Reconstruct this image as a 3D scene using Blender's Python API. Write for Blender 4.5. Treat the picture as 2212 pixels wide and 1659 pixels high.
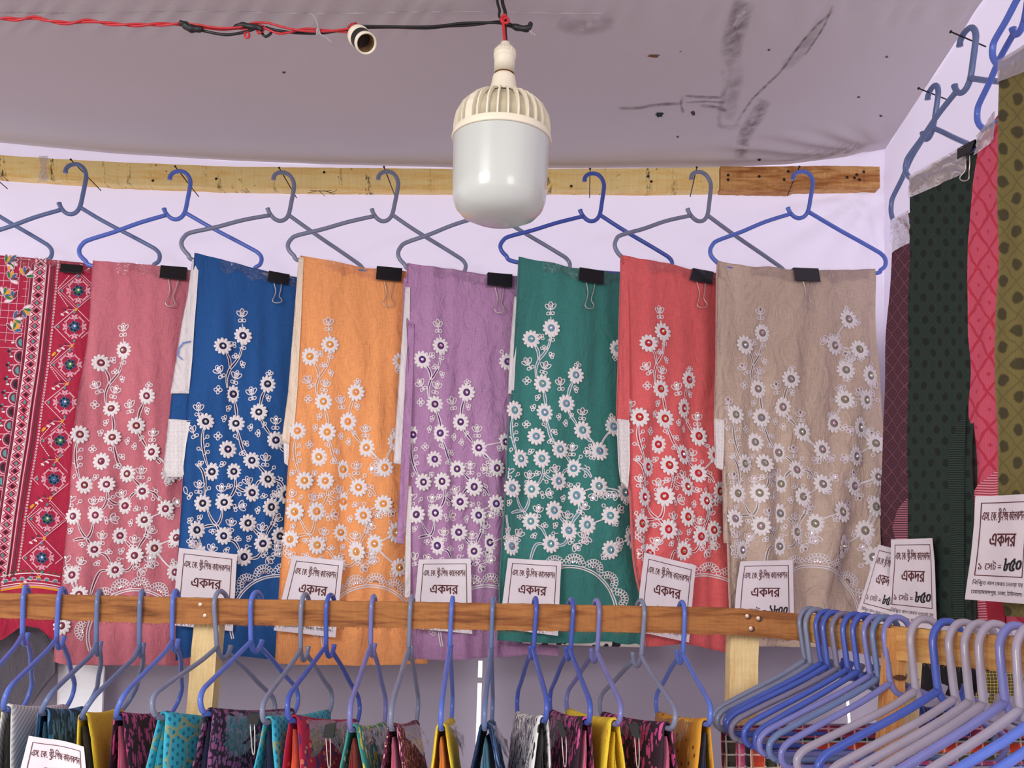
import bpy, math, random
import numpy as np
from mathutils import Vector, Matrix, noise
random.seed(7)
for o in list(bpy.data.objects): bpy.data.objects.remove(o)
S = bpy.context.scene
COL = S.collection
# ------------------------------------------------------------------ camera
F = 1700.0; CXP = 1106.0; CYP = 829.5
PITCH = math.radians(14); ROLL = math.radians(1.5)
CAM = Vector((0, 0, 1.5))
_f = Vector((0, math.cos(PITCH), math.sin(PITCH))); _u = Vector((0, -math.sin(PITCH), math.cos(PITCH))); _x = Vector((1, 0, 0))
IR = _x*math.cos(ROLL) + _u*math.sin(ROLL); IU = -_x*math.sin(ROLL) + _u*math.cos(ROLL)
cd = bpy.data.cameras.new('camera'); cam = bpy.data.objects.new('camera', cd); COL.objects.link(cam)
cam.matrix_world = Matrix(((IR.x, IU.x, -_f.x, CAM.x), (IR.y, IU.y, -_f.y, CAM.y), (IR.z, IU.z, -_f.z, CAM.z), (0, 0, 0, 1)))
cd.sensor_width = 36; cd.lens = F/2212*36; cd.clip_start = .02
S.camera = cam
# ------------------------------------------------------------------ light
w = bpy.data.worlds.new('sky'); S.world = w; w.use_nodes = True
bg = w.node_tree.nodes['Background']; bg.inputs[0].default_value = (1, .965, .97, 1); bg.inputs[1].default_value = 1.35
def area(name, loc, to, sx, sy, power, col):
    l = bpy.data.lights.new(name, 'AREA'); l.shape = 'RECTANGLE'; l.size = sx; l.size_y = sy; l.energy = power; l.color = col
    o = bpy.data.objects.new(name, l); COL.objects.link(o); o.location = loc
    o.rotation_euler = (Vector(to)-Vector(loc)).to_track_quat('-Z', 'Y').to_euler(); return o
area('daylight_opening', (-1.25, -.75, 2.15), (.15, 1.8, 1.75), .8, .55, 24, (1, .97, .96))
area('daylight_street', (1.0, -1.1, 1.9), (-.1, 1.8, 1.7), .6, .5, 6, (1, .95, .93))
vs = S.view_settings; vs.view_transform = 'Standard'; vs.look = 'None'; vs.exposure = 0; vs.gamma = 1
# ------------------------------------------------------------------ helpers
def ray(px, py): return (_f + IR*((px-CXP)/F) + IU*((CYP-py)/F))
def P(px, py, y):
    d = ray(px, py); return CAM + d*((y-CAM.y)/d.y)
def PZ(px, py, z):
    d = ray(px, py); return CAM + d*((z-CAM.z)/d.z)
def PP(px, py, p0, n):
    d = ray(px, py); return CAM + d*((p0-CAM).dot(n)/d.dot(n))
def lerp(a, b, t): return a+(b-a)*t
def interp(pts, y):
    if y <= pts[0][0]: return pts[0][1]
    for (a, b), (c, d) in zip(pts, pts[1:]):
        if y <= c: return b+(d-b)*(y-a)/(c-a)
    return pts[-1][1]
def lin(c):
    c = [v/255 for v in c]; return tuple([(v/12.92 if v <= .04045 else ((v+.055)/1.055)**2.4) for v in c])+(1,)
def link(o, parent=None, M_=None):
    COL.objects.link(o)
    if parent is not None: o.parent = parent
    return o
def tag(o, label, cat, group=None, kind=None):
    if label: o['label'] = label
    if cat: o['category'] = cat
    if group: o['group'] = group
    if kind: o['kind'] = kind
    return o
def empty(name, loc, label, cat, group=None):
    o = bpy.data.objects.new(name, None); COL.objects.link(o); o.location = loc; o.empty_display_size = .02
    return tag(o, label, cat, group)
class MB:
    def __init__(s): s.v = []; s.f = []; s.m = []; s.uv = []
    def add(s, vs, fs, mi=0, uv=None):
        b = len(s.v); s.v += [tuple(p) for p in vs]; s.f += [tuple(i+b for i in f) for f in fs]; s.m += [mi]*len(fs)
        s.uv += (list(uv) if uv else [(0, 0)]*len(vs))
    def build(s, name, mats, parent=None, smooth=True, origin=None):
        me = bpy.data.meshes.new(name)
        if parent is not None: o0 = parent.location.copy()
        else: o0 = Vector(origin) if origin is not None else Vector((0, 0, 0))
        if origin is None and parent is None and s.v:
            a = np.array(s.v); o0 = Vector(a.mean(0))
        me.from_pydata([(x-o0.x, y-o0.y, z-o0.z) for x, y, z in s.v], [], s.f)
        for m in (mats if isinstance(mats, (list, tuple)) else [mats]): me.materials.append(m)
        me.polygons.foreach_set('material_index', s.m)
        if smooth: me.polygons.foreach_set('use_smooth', [True]*len(s.f))
        ul = me.uv_layers.new(name='UVMap')
        idx = np.empty(len(me.loops), dtype=np.int32); me.loops.foreach_get('vertex_index', idx)
        ul.data.foreach_set('uv', np.array(s.uv, dtype=np.float32)[idx].ravel())
        me.update()
        o = bpy.data.objects.new(name, me); COL.objects.link(o)
        if parent is not None: o.parent = parent
        else: o.location = o0
        return o
def smooth_path(pts, n=4, closed=False):
    out = []; N = len(pts)
    for i in range(N if closed else N-1):
        if closed: p0, p1, p2, p3 = pts[i-1], pts[i], pts[(i+1) % N], pts[(i+2) % N]
        else: p0, p1, p2, p3 = pts[max(i-1, 0)], pts[i], pts[i+1], pts[min(i+2, N-1)]
        for k in range(n):
            t = k/n
            out.append(.5*((2*p1)+(p2-p0)*t+(2*p0-5*p1+4*p2-p3)*t*t+(3*p1-p0-3*p2+p3)*t*t*t))
    if not closed: out.append(pts[-1])
    return out
def tube(mb, pts, r, seg=8, mi=0, closed=False, caps=True, rf=None):
    N = len(pts); vs = []; fs = []; up = None
    for i, p in enumerate(pts):
        a = pts[i-1] if (i > 0 or closed) else p; b = pts[(i+1) % N] if (i < N-1 or closed) else p
        t = (b-a)
        if t.length < 1e-9: t = Vector((0, 0, 1))
        t.normalize()
        if up is None:
            up = Vector((0, 0, 1)) if abs(t.z) < .9 else Vector((0, 1, 0))
        up = (up - t*up.dot(t))
        if up.length < 1e-6: up = t.orthogonal()
        up.normalize(); s = t.cross(up)
        rr = r if rf is None else r*rf(i/(N-1))
        for k in range(seg):
            A = 2*math.pi*k/seg; vs.append(p+up*(rr*math.cos(A))+s*(rr*math.sin(A)))
    for i in range(N if closed else N-1):
        for k in range(seg):
            j = (i+1) % N; k2 = (k+1) % seg
            fs.append((i*seg+k, i*seg+k2, j*seg+k2, j*seg+k))
    if caps and not closed:
        fs.append(tuple(range(seg))[::-1]); fs.append(tuple((N-1)*seg+k for k in range(seg)))
    mb.add(vs, fs, mi, [(i, k) for i in range(N) for k in range(seg)])
def lathe(mb, prof, base, axis, seg=40, mi=0, cap=True):
    """prof: list of (r, h) along axis from base"""
    axis = axis.normalized(); a = axis.orthogonal().normalized(); b = axis.cross(a)
    vs = []; fs = []
    for r, h in prof:
        for k in range(seg):
            t = 2*math.pi*k/seg; vs.append(base+axis*h+a*(r*math.cos(t))+b*(r*math.sin(t)))
    for i in range(len(prof)-1):
        for k in range(seg):
            k2 = (k+1) % seg; fs.append((i*seg+k, i*seg+k2, (i+1)*seg+k2, (i+1)*seg+k))
    mb.add(vs, fs, mi)
# ------------------------------------------------------------------ materials
class NT:
    def __init__(s, name):
        s.m = bpy.data.materials.new(name); s.m.use_nodes = True; s.t = s.m.node_tree; s.n = s.t.nodes; s.l = s.t.links
        s.b = s.n['Principled BSDF']; s.uvn = None
    def N(s, ty, ins=None, **kw):
        n = s.n.new(ty)
        for k, v in kw.items(): setattr(n, k, v)
        for k, v in (ins or {}).items(): s.set(n.inputs[k], v)
        return n
    def set(s, sock, v):
        if isinstance(v, bpy.types.NodeSocket): s.l.new(v, sock)
        else: sock.default_value = v
    def math(s, op, a, b=0.0, c=0.0, clamp=False):
        n = s.N('ShaderNodeMath', {0: a, 1: b, 2: c}, operation=op, use_clamp=clamp); return n.outputs[0]
    def mix(s, f, a, b, bt='MIX'):
        n = s.N('ShaderNodeMix', data_type='RGBA', blend_type=bt); s.set(n.inputs[0], f); s.set(n.inputs[6], a); s.set(n.inputs[7], b); return n.outputs[2]
    def uv(s):
        if s.uvn is None: s.uvn = s.N('ShaderNodeTexCoord').outputs['UV']
        return s.uvn
    def obj(s): return s.N('ShaderNodeTexCoord').outputs['Object']
    def xyz(s, v):
        n = s.N('ShaderNodeSeparateXYZ', {0: v}); return n.outputs[0], n.outputs[1]
    def scale(s, v, sc, rot=0):
        n = s.N('ShaderNodeMapping', {0: v}); n.inputs['Scale'].default_value = sc; n.inputs['Rotation'].default_value = (0, 0, rot); return n.outputs[0]
    def noise(s, v, sc, det=3, rough=.5):
        n = s.N('ShaderNodeTexNoise', {'Vector': v, 'Scale': sc, 'Detail': det, 'Roughness': rough}); return n.outputs['Fac']
    def ramp(s, f, stops):
        n = s.N('ShaderNodeValToRGB'); s.set(n.inputs[0], f); cr = n.color_ramp
        while len(cr.elements) > len(stops): cr.elements.remove(cr.elements[-1])
        while len(cr.elements) < len(stops): cr.elements.new(.5)
        for e, (p, c) in zip(cr.elements, stops): e.position = p; e.color = c if len(c) == 4 else tuple(c)+(1,)
        return n.outputs[0]
    def step(s, f, lo, hi):
        n = s.N('ShaderNodeMapRange', {0: f, 1: lo, 2: hi, 3: 0.0, 4: 1.0}, clamp=True); return n.outputs[0]
    def bump(s, h, st=.3, dist=.001):
        n = s.N('ShaderNodeBump', {'Height': h, 'Strength': st, 'Distance': dist}); s.l.new(n.outputs[0], s.b.inputs['Normal'])
    def fin(s, col, rough=.8, **kw):
        s.set(s.b.inputs['Base Color'], col); s.set(s.b.inputs['Roughness'], rough)
        for k, v in kw.items(): s.set(s.b.inputs[k.replace('_', ' ')], v)
        return s.m
def fabric(name, c, var=.12, slub=True, rough=.9, wrinkle=.5):
    t = NT(name); c = lin(c); uv = t.uv()
    a = t.noise(t.scale(uv, (3, 60, 1)), 1.6, 2); b = t.noise(t.scale(uv, (50, 3, 1)), 1.6, 2)
    k = t.math('ADD', t.math('MULTIPLY', a, .5), t.math('MULTIPLY', b, .5))
    dark = tuple(v*(1-2.2*var) for v in c[:3])+(1,); light = tuple(min(1, v*(1+1.6*var)+.01) for v in c[:3])+(1,)
    col = t.ramp(k, [(.3, dark), (.5, c), (.72, light)])
    wv = t.N('ShaderNodeTexNoise', {'Vector': t.scale(uv, (1, .5, 1)), 'Scale': 2.6, 'Detail': 5.0, 'Roughness': .6, 'Distortion': 1.2}).outputs['Fac']
    h = t.math('ADD', t.math('MULTIPLY', k, .12), t.math('MULTIPLY', wv, 6.0*wrinkle))
    t.bump(h, .8, .003)
    return t.fin(col, rough, Sheen_Weight=.15)
def plain(name, c, rough=.5, bump=0, bs=60, **kw):
    t = NT(name); col = lin(c)
    n = t.noise(t.obj(), bs, 3)
    col2 = t.mix(t.math('MULTIPLY', n, .35), col, tuple(v*.72 for v in col[:3])+(1,))
    if bump: t.bump(n, bump, .001)
    return t.fin(col2, rough, **kw)
def wood(name, light, mid, dark, grain=1.0, streak=.5, saw=0.0):
    t = NT(name); uv = t.uv()
    n0 = t.N('ShaderNodeTexNoise', {'Vector': t.scale(uv, (5, 42, 1)), 'Scale': 1.3*grain, 'Detail': 5.0, 'Roughness': .62, 'Distortion': .8}).outputs['Fac']
    n1 = t.noise(t.scale(uv, (14, 150, 1)), 1.2, 3, .6)
    n2 = t.noise(t.scale(uv, (170, 12, 1)), 1.0, 3, .7)
    k = t.math('ADD', t.math('MULTIPLY', n0, .7), t.math('MULTIPLY', n1, .3))
    col = t.ramp(k, [(.3, lin(dark)), (.42, lin(mid)), (.56, lin(light)), (.8, lin(mid))])
    col = t.mix(t.math('MULTIPLY', t.step(n2, .35, .75), streak), col, tuple(v*.6 for v in lin(mid)[:3])+(1,))
    if saw:
        s1 = t.noise(t.scale(uv, (30, 4, 1)), 1.0, 2, .4); s2 = t.noise(t.scale(uv, (120, 60, 1)), 1.0, 3, .7)
        f = t.math('MULTIPLY', t.step(s1, .58, .66), t.step(s2, .47, .6))
        col = t.mix(t.math('MULTIPLY', f, saw), col, lin((52, 36, 26)))
        v = t.N('ShaderNodeTexNoise', {'Vector': t.scale(uv, (60, 90, 1)), 'Scale': 1.0, 'Detail': 2.0}).outputs['Fac']
        col = t.mix(t.math('MULTIPLY', t.step(v, .70, .74), saw), col, lin((60, 38, 26)))
    t.bump(t.math('ADD', n1, t.math('MULTIPLY', n2, .5)), .6, .0012)
    return t.fin(col, .8)
def plastic(name, c, tr=.25):
    t = NT(name); c = lin(c)
    n = t.noise(t.obj(), 35, 3)
    col = t.mix(t.math('MULTIPLY', n, .45), c, tuple(min(1, v*1.5+.05) for v in c[:3])+(1,))
    m = t.fin(col, .2, Coat_Weight=.3, Transmission_Weight=tr, IOR=1.3, Subsurface_Weight=0.0)
    return m
def motif(name, base, leaf, leaf2=None, sc=9.0, cut=.33, stretch=(1, .55), rot=.6, dots=None):
    """printed cloth: small leaf blobs scattered on a plain ground"""
    t = NT(name); uv = t.uv()
    v1 = t.N('ShaderNodeTexVoronoi', {'Vector': t.scale(uv, (sc*stretch[0], sc*stretch[1], 1), rot), 'Scale': 1.0, 'Randomness': 1.0})
    v2 = t.N('ShaderNodeTexVoronoi', {'Vector': t.scale(uv, (sc*stretch[1]*1.4, sc*stretch[0]*1.2, 1), -rot), 'Scale': 1.0, 'Randomness': 1.0})
    col = t.mix(t.step(v1.outputs['Distance'], cut+.03, cut), lin(base), lin(leaf))
    col = t.mix(t.step(v2.outputs['Distance'], cut*.72+.03, cut*.72), col, lin(leaf2 or leaf))
    if dots:
        v3 = t.N('ShaderNodeTexVoronoi', {'Vector': uv, 'Scale': sc*4.0, 'Randomness': .9})
        col = t.mix(t.step(v3.outputs['Distance'], .25, .2), col, lin(dots))
    t.bump(t.noise(t.scale(uv, (2, .7, 1)), 3.0, 4), .5, .003)
    return t.fin(col, .85)
def eyelet(name, base, hole, gold=None, sc=14.0):
    t = NT(name); uv = t.uv(); x, y = t.xyz(uv)
    fx = t.math('SUBTRACT', t.math('FRACT', t.math('MULTIPLY', x, sc)), .5)
    fy = t.math('SUBTRACT', t.math('FRACT', t.math('ADD', t.math('MULTIPLY', y, sc), t.math('MULTIPLY', t.math('FLOOR', t.math('MULTIPLY', x, sc)), .5))), .5)
    d = t.math('SQRT', t.math('ADD', t.math('MULTIPLY', fx, fx), t.math('MULTIPLY', fy, fy)))
    col = t.mix(t.step(d, .28, .22), lin(base), lin(hole))
    if gold:
        w_ = t.N('ShaderNodeTexVoronoi', {'Vector': uv, 'Scale': sc*.28}, feature='DISTANCE_TO_EDGE').outputs['Distance']
        col = t.mix(t.step(w_, .05, .03), col, lin(gold))
    return t.fin(col, .85)
def plaid(name, base, line, line2, sc=9.0):
    t = NT(name); uv = t.uv(); x, y = t.xyz(uv)
    def st(v, ph, a, b):
        f = t.math('ABSOLUTE', t.math('SUBTRACT', t.math('FRACT', t.math('ADD', t.math('MULTIPLY', v, sc), ph)), .5)); return t.step(f, a, b)
    sx = st(x, 0, .08, .05); sy = st(y, .2, .08, .05)
    bx = st(x, .5, .27, .25); by = st(y, .5, .27, .25)
    col = t.mix(t.math('MULTIPLY', bx, .55), lin(base), lin(line2)); col = t.mix(t.math('MULTIPLY', by, .55), col, lin(line2))
    col = t.mix(t.math('MULTIPLY', sx, .85), col, lin(line)); col = t.mix(t.math('MULTIPLY', sy, .85), col, lin(line))
    return t.fin(col, .9)
def diamonds(name, base, line, inner, sx=5.0, sy=3.2, w=.07, leafy=False, ring=True):
    t = NT(name); uv = t.uv(); x, y = t.xyz(uv)
    wob = t.noise(uv, 4.0, 2)
    xx = t.math('ADD', t.math('MULTIPLY', x, sx), t.math('MULTIPLY', wob, .3)); yy = t.math('MULTIPLY', y, sy)
    a = t.math('ABSOLUTE', t.math('SUBTRACT', t.math('FRACT', t.math('ADD', xx, yy)), .5))
    b = t.math('ABSOLUTE', t.math('SUBTRACT', t.math('FRACT', t.math('SUBTRACT', xx, yy)), .5))
    m = t.math('MAXIMUM', a, b); mn = t.math('MINIMUM', t.math('SUBTRACT', .5, a), t.math('SUBTRACT', .5, b))
    edge = t.step(m, .5-w, .5-w*.5)
    col = t.mix(edge, lin(base), lin(line))
    if leafy:
        d = t.math('ADD', t.math('MULTIPLY', a, a), t.math('MULTIPLY', b, b)); col = t.mix(t.step(d, .09, .05), lin(base), lin(inner))
        col = t.mix(t.math('MULTIPLY', edge, .4), col, lin(line))
    else:
        r = t.math('ABSOLUTE', t.math('SUBTRACT', m, .25 if ring else 9.0)); col = t.mix(t.math('MULTIPLY', t.step(r, .05, .02), .8), col, lin(inner))
        col = t.mix(t.step(m, .09, .05), col, lin(inner))
    rb = t.math('FRACT', t.math('MULTIPLY', x, 22.0))
    col = t.mix(t.math('MULTIPLY', t.step(rb, .75, .95), .35), col, tuple(v*.5 for v in lin(base)[:3])+(1,))
    n = t.noise(t.scale(uv, (60, 14, 1)), 1.0, 2); col = t.mix(t.math('MULTIPLY', n, .4), col, tuple(v*.55 for v in lin(base)[:3])+(1,))
    t.bump(rb, .4, .0008)
    return t.fin(col, .92)
def stripes(name, a, b, n=28.0, ang=0.0):
    t = NT(name); x, y = t.xyz(t.scale(t.uv(), (1, 1, 1), ang))
    col = t.mix(t.step(t.math('FRACT', t.math('MULTIPLY', y, n)), .45, .6), lin(a), lin(b)); return t.fin(col, .9)
def tent(name, c, trans, bump=.25, blotch=0.1, sc=2.0):
    t = NT(name); g = t.N('ShaderNodeTexCoord').outputs['Object']; c = lin(c)
    n = t.noise(g, 3.0, 4); fine = t.N('ShaderNodeTexNoise', {'Vector': g, 'Scale': sc, 'Detail': 5.0, 'Roughness': .55, 'Distortion': 1.0}).outputs['Fac']
    col = t.mix(t.math('MULTIPLY', n, blotch*2), c, tuple(v*.72 for v in c[:3])+(1,))
    weave = t.noise(t.scale(g, (6, 6, 260)), 1.0, 2)
    t.bump(t.math('ADD', fine, t.math('MULTIPLY', weave, .02)), bump, .03)
    t.fin(col, .85, Sheen_Weight=.1)
    if trans:
        tr = t.N('ShaderNodeBsdfTranslucent'); t.set(tr.inputs[0], col); ms = t.N('ShaderNodeMixShader', {0: trans})
        t.l.new(t.b.outputs[0], ms.inputs[1]); t.l.new(tr.outputs[0], ms.inputs[2]); t.l.new(ms.outputs[0], t.n['Material Output'].inputs[0])
    return t.m
def film(name, tint=(.9, .88, .9, 1), gl=.25, rough=.12, bs=90, st=.9):
    t = NT(name); g = t.obj()
    n = t.N('ShaderNodeTexNoise', {'Vector': g, 'Scale': bs, 'Detail': 3.0, 'Distortion': 2.0}).outputs['Fac']
    bp = t.N('ShaderNodeBump', {'Height': n, 'Strength': st, 'Distance': .006})
    tr = t.N('ShaderNodeBsdfTransparent', {0: tint}); g1 = t.N('ShaderNodeBsdfGlossy', {'Color': (1, 1, 1, 1), 'Roughness': rough}); t.l.new(bp.outputs[0], g1.inputs['Normal'])
    fr = t.N('ShaderNodeFresnel', {0: 1.45}); t.l.new(bp.outputs[0], fr.inputs['Normal'])
    k = t.math('ADD', t.math('MULTIPLY', fr.outputs[0], .55), gl*.12, clamp=True)
    ms = t.N('ShaderNodeMixShader'); t.set(ms.inputs[0], k); t.l.new(tr.outputs[0], ms.inputs[1]); t.l.new(g1.outputs[0], ms.inputs[2])
    t.l.new(ms.outputs[0], t.n['Material Output'].inputs[0]); t.n.remove(t.b); return t.m
m_ceil = tent('grey_lilac_tent_cloth', (203, 196, 200), .03, .2, .12)
m_wall = tent('lilac_tent_cloth', (230, 220, 242), .55, .12, .05)
m_beam = wood('pale_sawn_board', (255, 232, 160), (252, 214, 132), (230, 184, 96), 1, .25, .9)
m_beam2 = wood('brown_streaked_board', (226, 176, 108), (176, 112, 52), (110, 60, 28), .7, .3, .3)
m_rail = wood('rough_brown_board', (172, 112, 58), (134, 78, 36), (62, 34, 16), 1.0, .22, 0)
m_railr = wood('orange_brown_board', (214, 164, 98), (186, 128, 66), (120, 72, 34), 1.0, .35, 0)
m_post = wood('cream_board', (240, 214, 160), (228, 194, 136), (204, 160, 100), 1, .2, .15)
m_post2 = wood('orange_post_board', (212, 160, 96), (190, 120, 62), (120, 62, 30), .8, .3, .1)
m_blue = plastic('blue_plastic', (92, 118, 205)); m_dblue = plastic('deep_blue_plastic', (70, 92, 180))
m_grey = plastic('grey_blue_plastic', (128, 134, 160)); m_sl = plastic('slate_blue_plastic', (105, 122, 165)); m_mv = plastic('mauve_clear_plastic', (172, 162, 178), .35)
m_lil = plastic('lilac_blue_plastic', (122, 124, 185))
m_nail = plain('dark_iron', (48, 40, 38), .5, Metallic=.6)
m_black = plain('black_steel', (14, 14, 16), .35)
m_wire = plain('bright_wire', (214, 200, 192), .3, Metallic=.6)
m_white = plain('white_thread', (240, 232, 234), .8, .3, 900)
m_thread = plain('off_white_thread', (232, 222, 226), .8)
m_paper = plain('white_paper', (236, 226, 232), .6, 0)
m_ink = plain('maroon_ink', (92, 28, 34), .7); m_inkb = plain('black_marker_ink', (18, 16, 18), .6); m_inkg = plain('grey_ink', (70, 55, 60), .7)
m_film = film('clear_plastic_film', (.97, .96, .97, 1), .25, .1, 55, 1.0); m_film2 = film('loose_plastic_film', (.8, .78, .8, 1), .5, .2, 60)
def gem():
    t = NT('iridescent_bead'); g = t.N('ShaderNodeObjectInfo').outputs['Random']
    col = t.ramp(g, [(0, (.9, .75, .5, 1)), (.3, (.8, .9, .7, 1)), (.6, (.95, .6, .8, 1)), (1, (.7, .75, .95, 1))])
    return t.fin(col, .12, Metallic=.9)
m_gem = gem()
# ------------------------------------------------------------------ setting: tent cloth, floor
YW = 1.9
back_edge = [(-900, 235), (0, 308), (100, 318), (250, 332), (500, 347), (700, 355), (980, 362), (1250, 364), (1550, 362), (1700, 355), (1820, 340), (1912, 322)]
def ceil_pt(s, t_):
    """s 0..1 left-right, t_ 0 at the back wall, 1 at the wires, 2 over the street"""
    xb = lerp(-900, 1912, s); xm = lerp(-560, 2125, s)
    B = P(xb, interp(back_edge, xb), YW); q_ = min(1, max(0, (s-.55)/.45)); Mi = P(xm, -2, .98+.32*q_*q_*(3-2*q_))
    if t_ <= 1: p = B.lerp(Mi, t_)
    else: p = Mi + Vector((0, -1.0, -.02))*(t_-1)
    sag = .02*math.sin(math.pi*min(t_, 1))*math.sin(math.pi*s)
    q = noise.noise(Vector((s*5, t_*3, 1.3)))*.012*math.sin(math.pi*min(max(t_, .0), 1))
    cr = max(0, 1-math.hypot((1-s)*5, t_*3)); q *= min(1, (1-s)*12); q += cr*.02*math.sin(math.atan2(t_, (1-s)*3+.001)*24)*min(1, t_*12)*min(1, (1-s)*20)
    p.z -= sag*.5 - q
    if 0 < t_ < 1.2: p.z += .0035*math.sin(s*260+noise.noise(Vector((s*20, 0, 0)))*6)*math.exp(-((t_-.93)/.05)**2)
    return p
mb = MB(); NS, NTT = 260, 130; vs_ = []
for j in range(NTT+1):
    for i in range(NS+1): vs_.append(ceil_pt(i/NS, 2.0*(j/NTT)))
mb.add(vs_, [(j*(NS+1)+i, j*(NS+1)+i+1, (j+1)*(NS+1)+i+1, (j+1)*(NS+1)+i) for j in range(NTT) for i in range(NS)])
o = mb.build('ceiling', m_ceil); o['kind'] = 'structure'
def wall_disp(X, Z):
    d = .006*noise.noise(Vector((X*2.2, Z*1.2, 5)))+.0022*noise.noise(Vector((X*9, Z*3, 2)))
    c = P(1880, 410, YW); dx = c.x-X; dz = c.z-Z
    if dx > -.15 and dz > -.05:
        r = math.hypot(dx, dz); a = math.atan2(dx, dz+.001); d += .011*math.exp(-r*4.5)*math.sin(a*17)*min(1, r*9)
    d += .008*math.exp(-((X-P(1890, 700, YW).x)/.02)**2)
    return d
slits = [(1031, 1040, [(1432, 1466), (1473, 1720)]), (1827, 1833, [(1505, 1640)])]
xs = sorted(set([lerp(P(-900, 600, YW).x, 1.08, i/230) for i in range(231)] + [P(s_[k], 1500, YW).x for s_ in slits for k in (0, 1)]))
mb = MB(); rows = 140; top = []
sx_ = [P(x, interp(back_edge, x), YW) for x in range(-900, 1916, 20)]
def topz(X):
    for a, b in zip(sx_, sx_[1:]):
        if X <= b.x: return a.z+(b.z-a.z)*(X-a.x)/(b.x-a.x)
    return sx_[-1].z
vs_ = []
for j in range(rows+1):
    for X in xs:
        Z = lerp(topz(X)+.012, .9, (j/rows)) ; vs_.append(Vector((X, YW-wall_disp(X, Z), Z)))
fs = []; n = len(xs)
def inslit(X, Z):
    for a, b, ys in slits:
        if P(a, 1500, YW).x+1e-5 < X < P(b, 1500, YW).x-1e-5:
            for y0, y1 in ys:
                if P(a, y1, YW).z < Z < P(a, y0, YW).z: return True
    return False
for j in range(rows):
    for i in range(n-1):
        c = (vs_[j*n+i]+vs_[(j+1)*n+i+1])/2
        if not inslit(c.x, c.z): fs.append((j*n+i, j*n+i+1, (j+1)*n+i+1, (j+1)*n+i))
mb.add(vs_, fs)
mb.add([(xs[0], YW, .9), (xs[-1], YW, .9), (xs[-1], YW, 0), (xs[0], YW, 0)], [(0, 1, 2, 3)])
o = mb.build('wall_back', m_wall); o['kind'] = 'structure'
# right wall
Ct = P(1912, 322, YW)+Vector((0, 0, .004)); Wm = P(2125, -2, 1.3)+Vector((0, 0, .004))
mb = MB(); vs_ = []; NA, NB = 60, 50
for j in range(NB+1):
    for i in range(NA+1):
        a = i/NA; b = j/NB
        if a <= .6: t_ = a/.6; tp = Ct.lerp(Wm, t_); bt = Vector((P(1908, 1340, YW).x, 0, 0)).lerp(Vector((1.12, 0, 0)), t_)
        else: t_ = 1; tp = Wm+Vector((0, -1.2*(a-.6)/.4, -.02)); bt = Vector((1.12, 0, 0))
        zt = tp.z; z = lerp(zt, 0, b); zr = P(1908, 1340, YW).z; e_ = min(1, (zt-z)/(zt-zr)); e_ = e_ if t_ < .02 else e_**lerp(1, .45, min(1, t_*3)); x = lerp(tp.x, bt.x, e_)
        d = .004*noise.noise(Vector((a*9, b*5, 7)))+.004*math.exp(-((b-.035)/.012)**2)
        vs_.append(Vector((x-d, tp.y, z)))
mb.add(vs_, [(j*(NA+1)+i, j*(NA+1)+i+1, (j+1)*(NA+1)+i+1, (j+1)*(NA+1)+i) for j in range(NB) for i in range(NA)])
o = mb.build('wall_right', m_wall); o['kind'] = 'structure'
mb = MB(); mb.add([(-6, -6, 0), (6, -6, 0), (6, 4, 0), (-6, 4, 0)], [(0, 1, 2, 3)])
o = mb.build('floor', plain('dusty_ground', (196, 190, 186), .9)); o['kind'] = 'structure'
# ceiling stains, holes, seam (all on the ceiling cloth)
def ceil_from_px(px, py, off=.0015):
    s = (px+560)/(2685); t_ = .9
    best = None
    lo = (px, py)
    for it in range(14):     # newton by finite differences on the patch
        p = ceil_pt(s, t_); q = proj(p); ex = lo[0]-q[0]; ey = lo[1]-q[1]
        if abs(ex)+abs(ey) < .3: break
        qs = proj(ceil_pt(s+.002, t_)); qt = proj(ceil_pt(s, t_+.004))
        a, b, c, d = (qs[0]-q[0])/.002, (qt[0]-q[0])/.004, (qs[1]-q[1])/.002, (qt[1]-q[1])/.004
        D = a*d-b*c
        if abs(D) < 1e-6: break
        s += max(-.2, min(.2, (d*ex-b*ey)/D)); t_ += max(-.3, min(.3, (a*ey-c*ex)/D)); t_ = max(0, min(1.9, t_)); s = max(0, min(1, s))
    p = ceil_pt(s, t_); return p - (p-CAM).normalized()*off
def proj(p):
    d = p-CAM; z = d.dot(_f); return (CXP+F*d.dot(IR)/z, CYP-F*d.dot(IU)/z)
def stain_mat(name, c, amt, sc=40):
    t = NT(name); n = t.noise(t.obj(), sc, 4, .6); u, v = t.xyz(t.uv())
    e = t.math('MULTIPLY', t.math('SUBTRACT', 1.0, t.math('POWER', t.math('ABSOLUTE', u), 2.0)), t.math('SUBTRACT', 1.0, t.math('POWER', t.math('ABSOLUTE', v), 6.0)))
    k = t.math('MULTIPLY', t.math('MULTIPLY', t.step(n, .3, .65), e), amt, clamp=True)
    t.fin(lin(c), .9, Alpha=k); return t.m
m_st = stain_mat('water_stain', (96, 84, 80), .5); m_st2 = stain_mat('faint_water_stain', (110, 96, 94), .28, 25); m_std = stain_mat('dark_stain_edge', (70, 58, 58), .6, 60)
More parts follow.
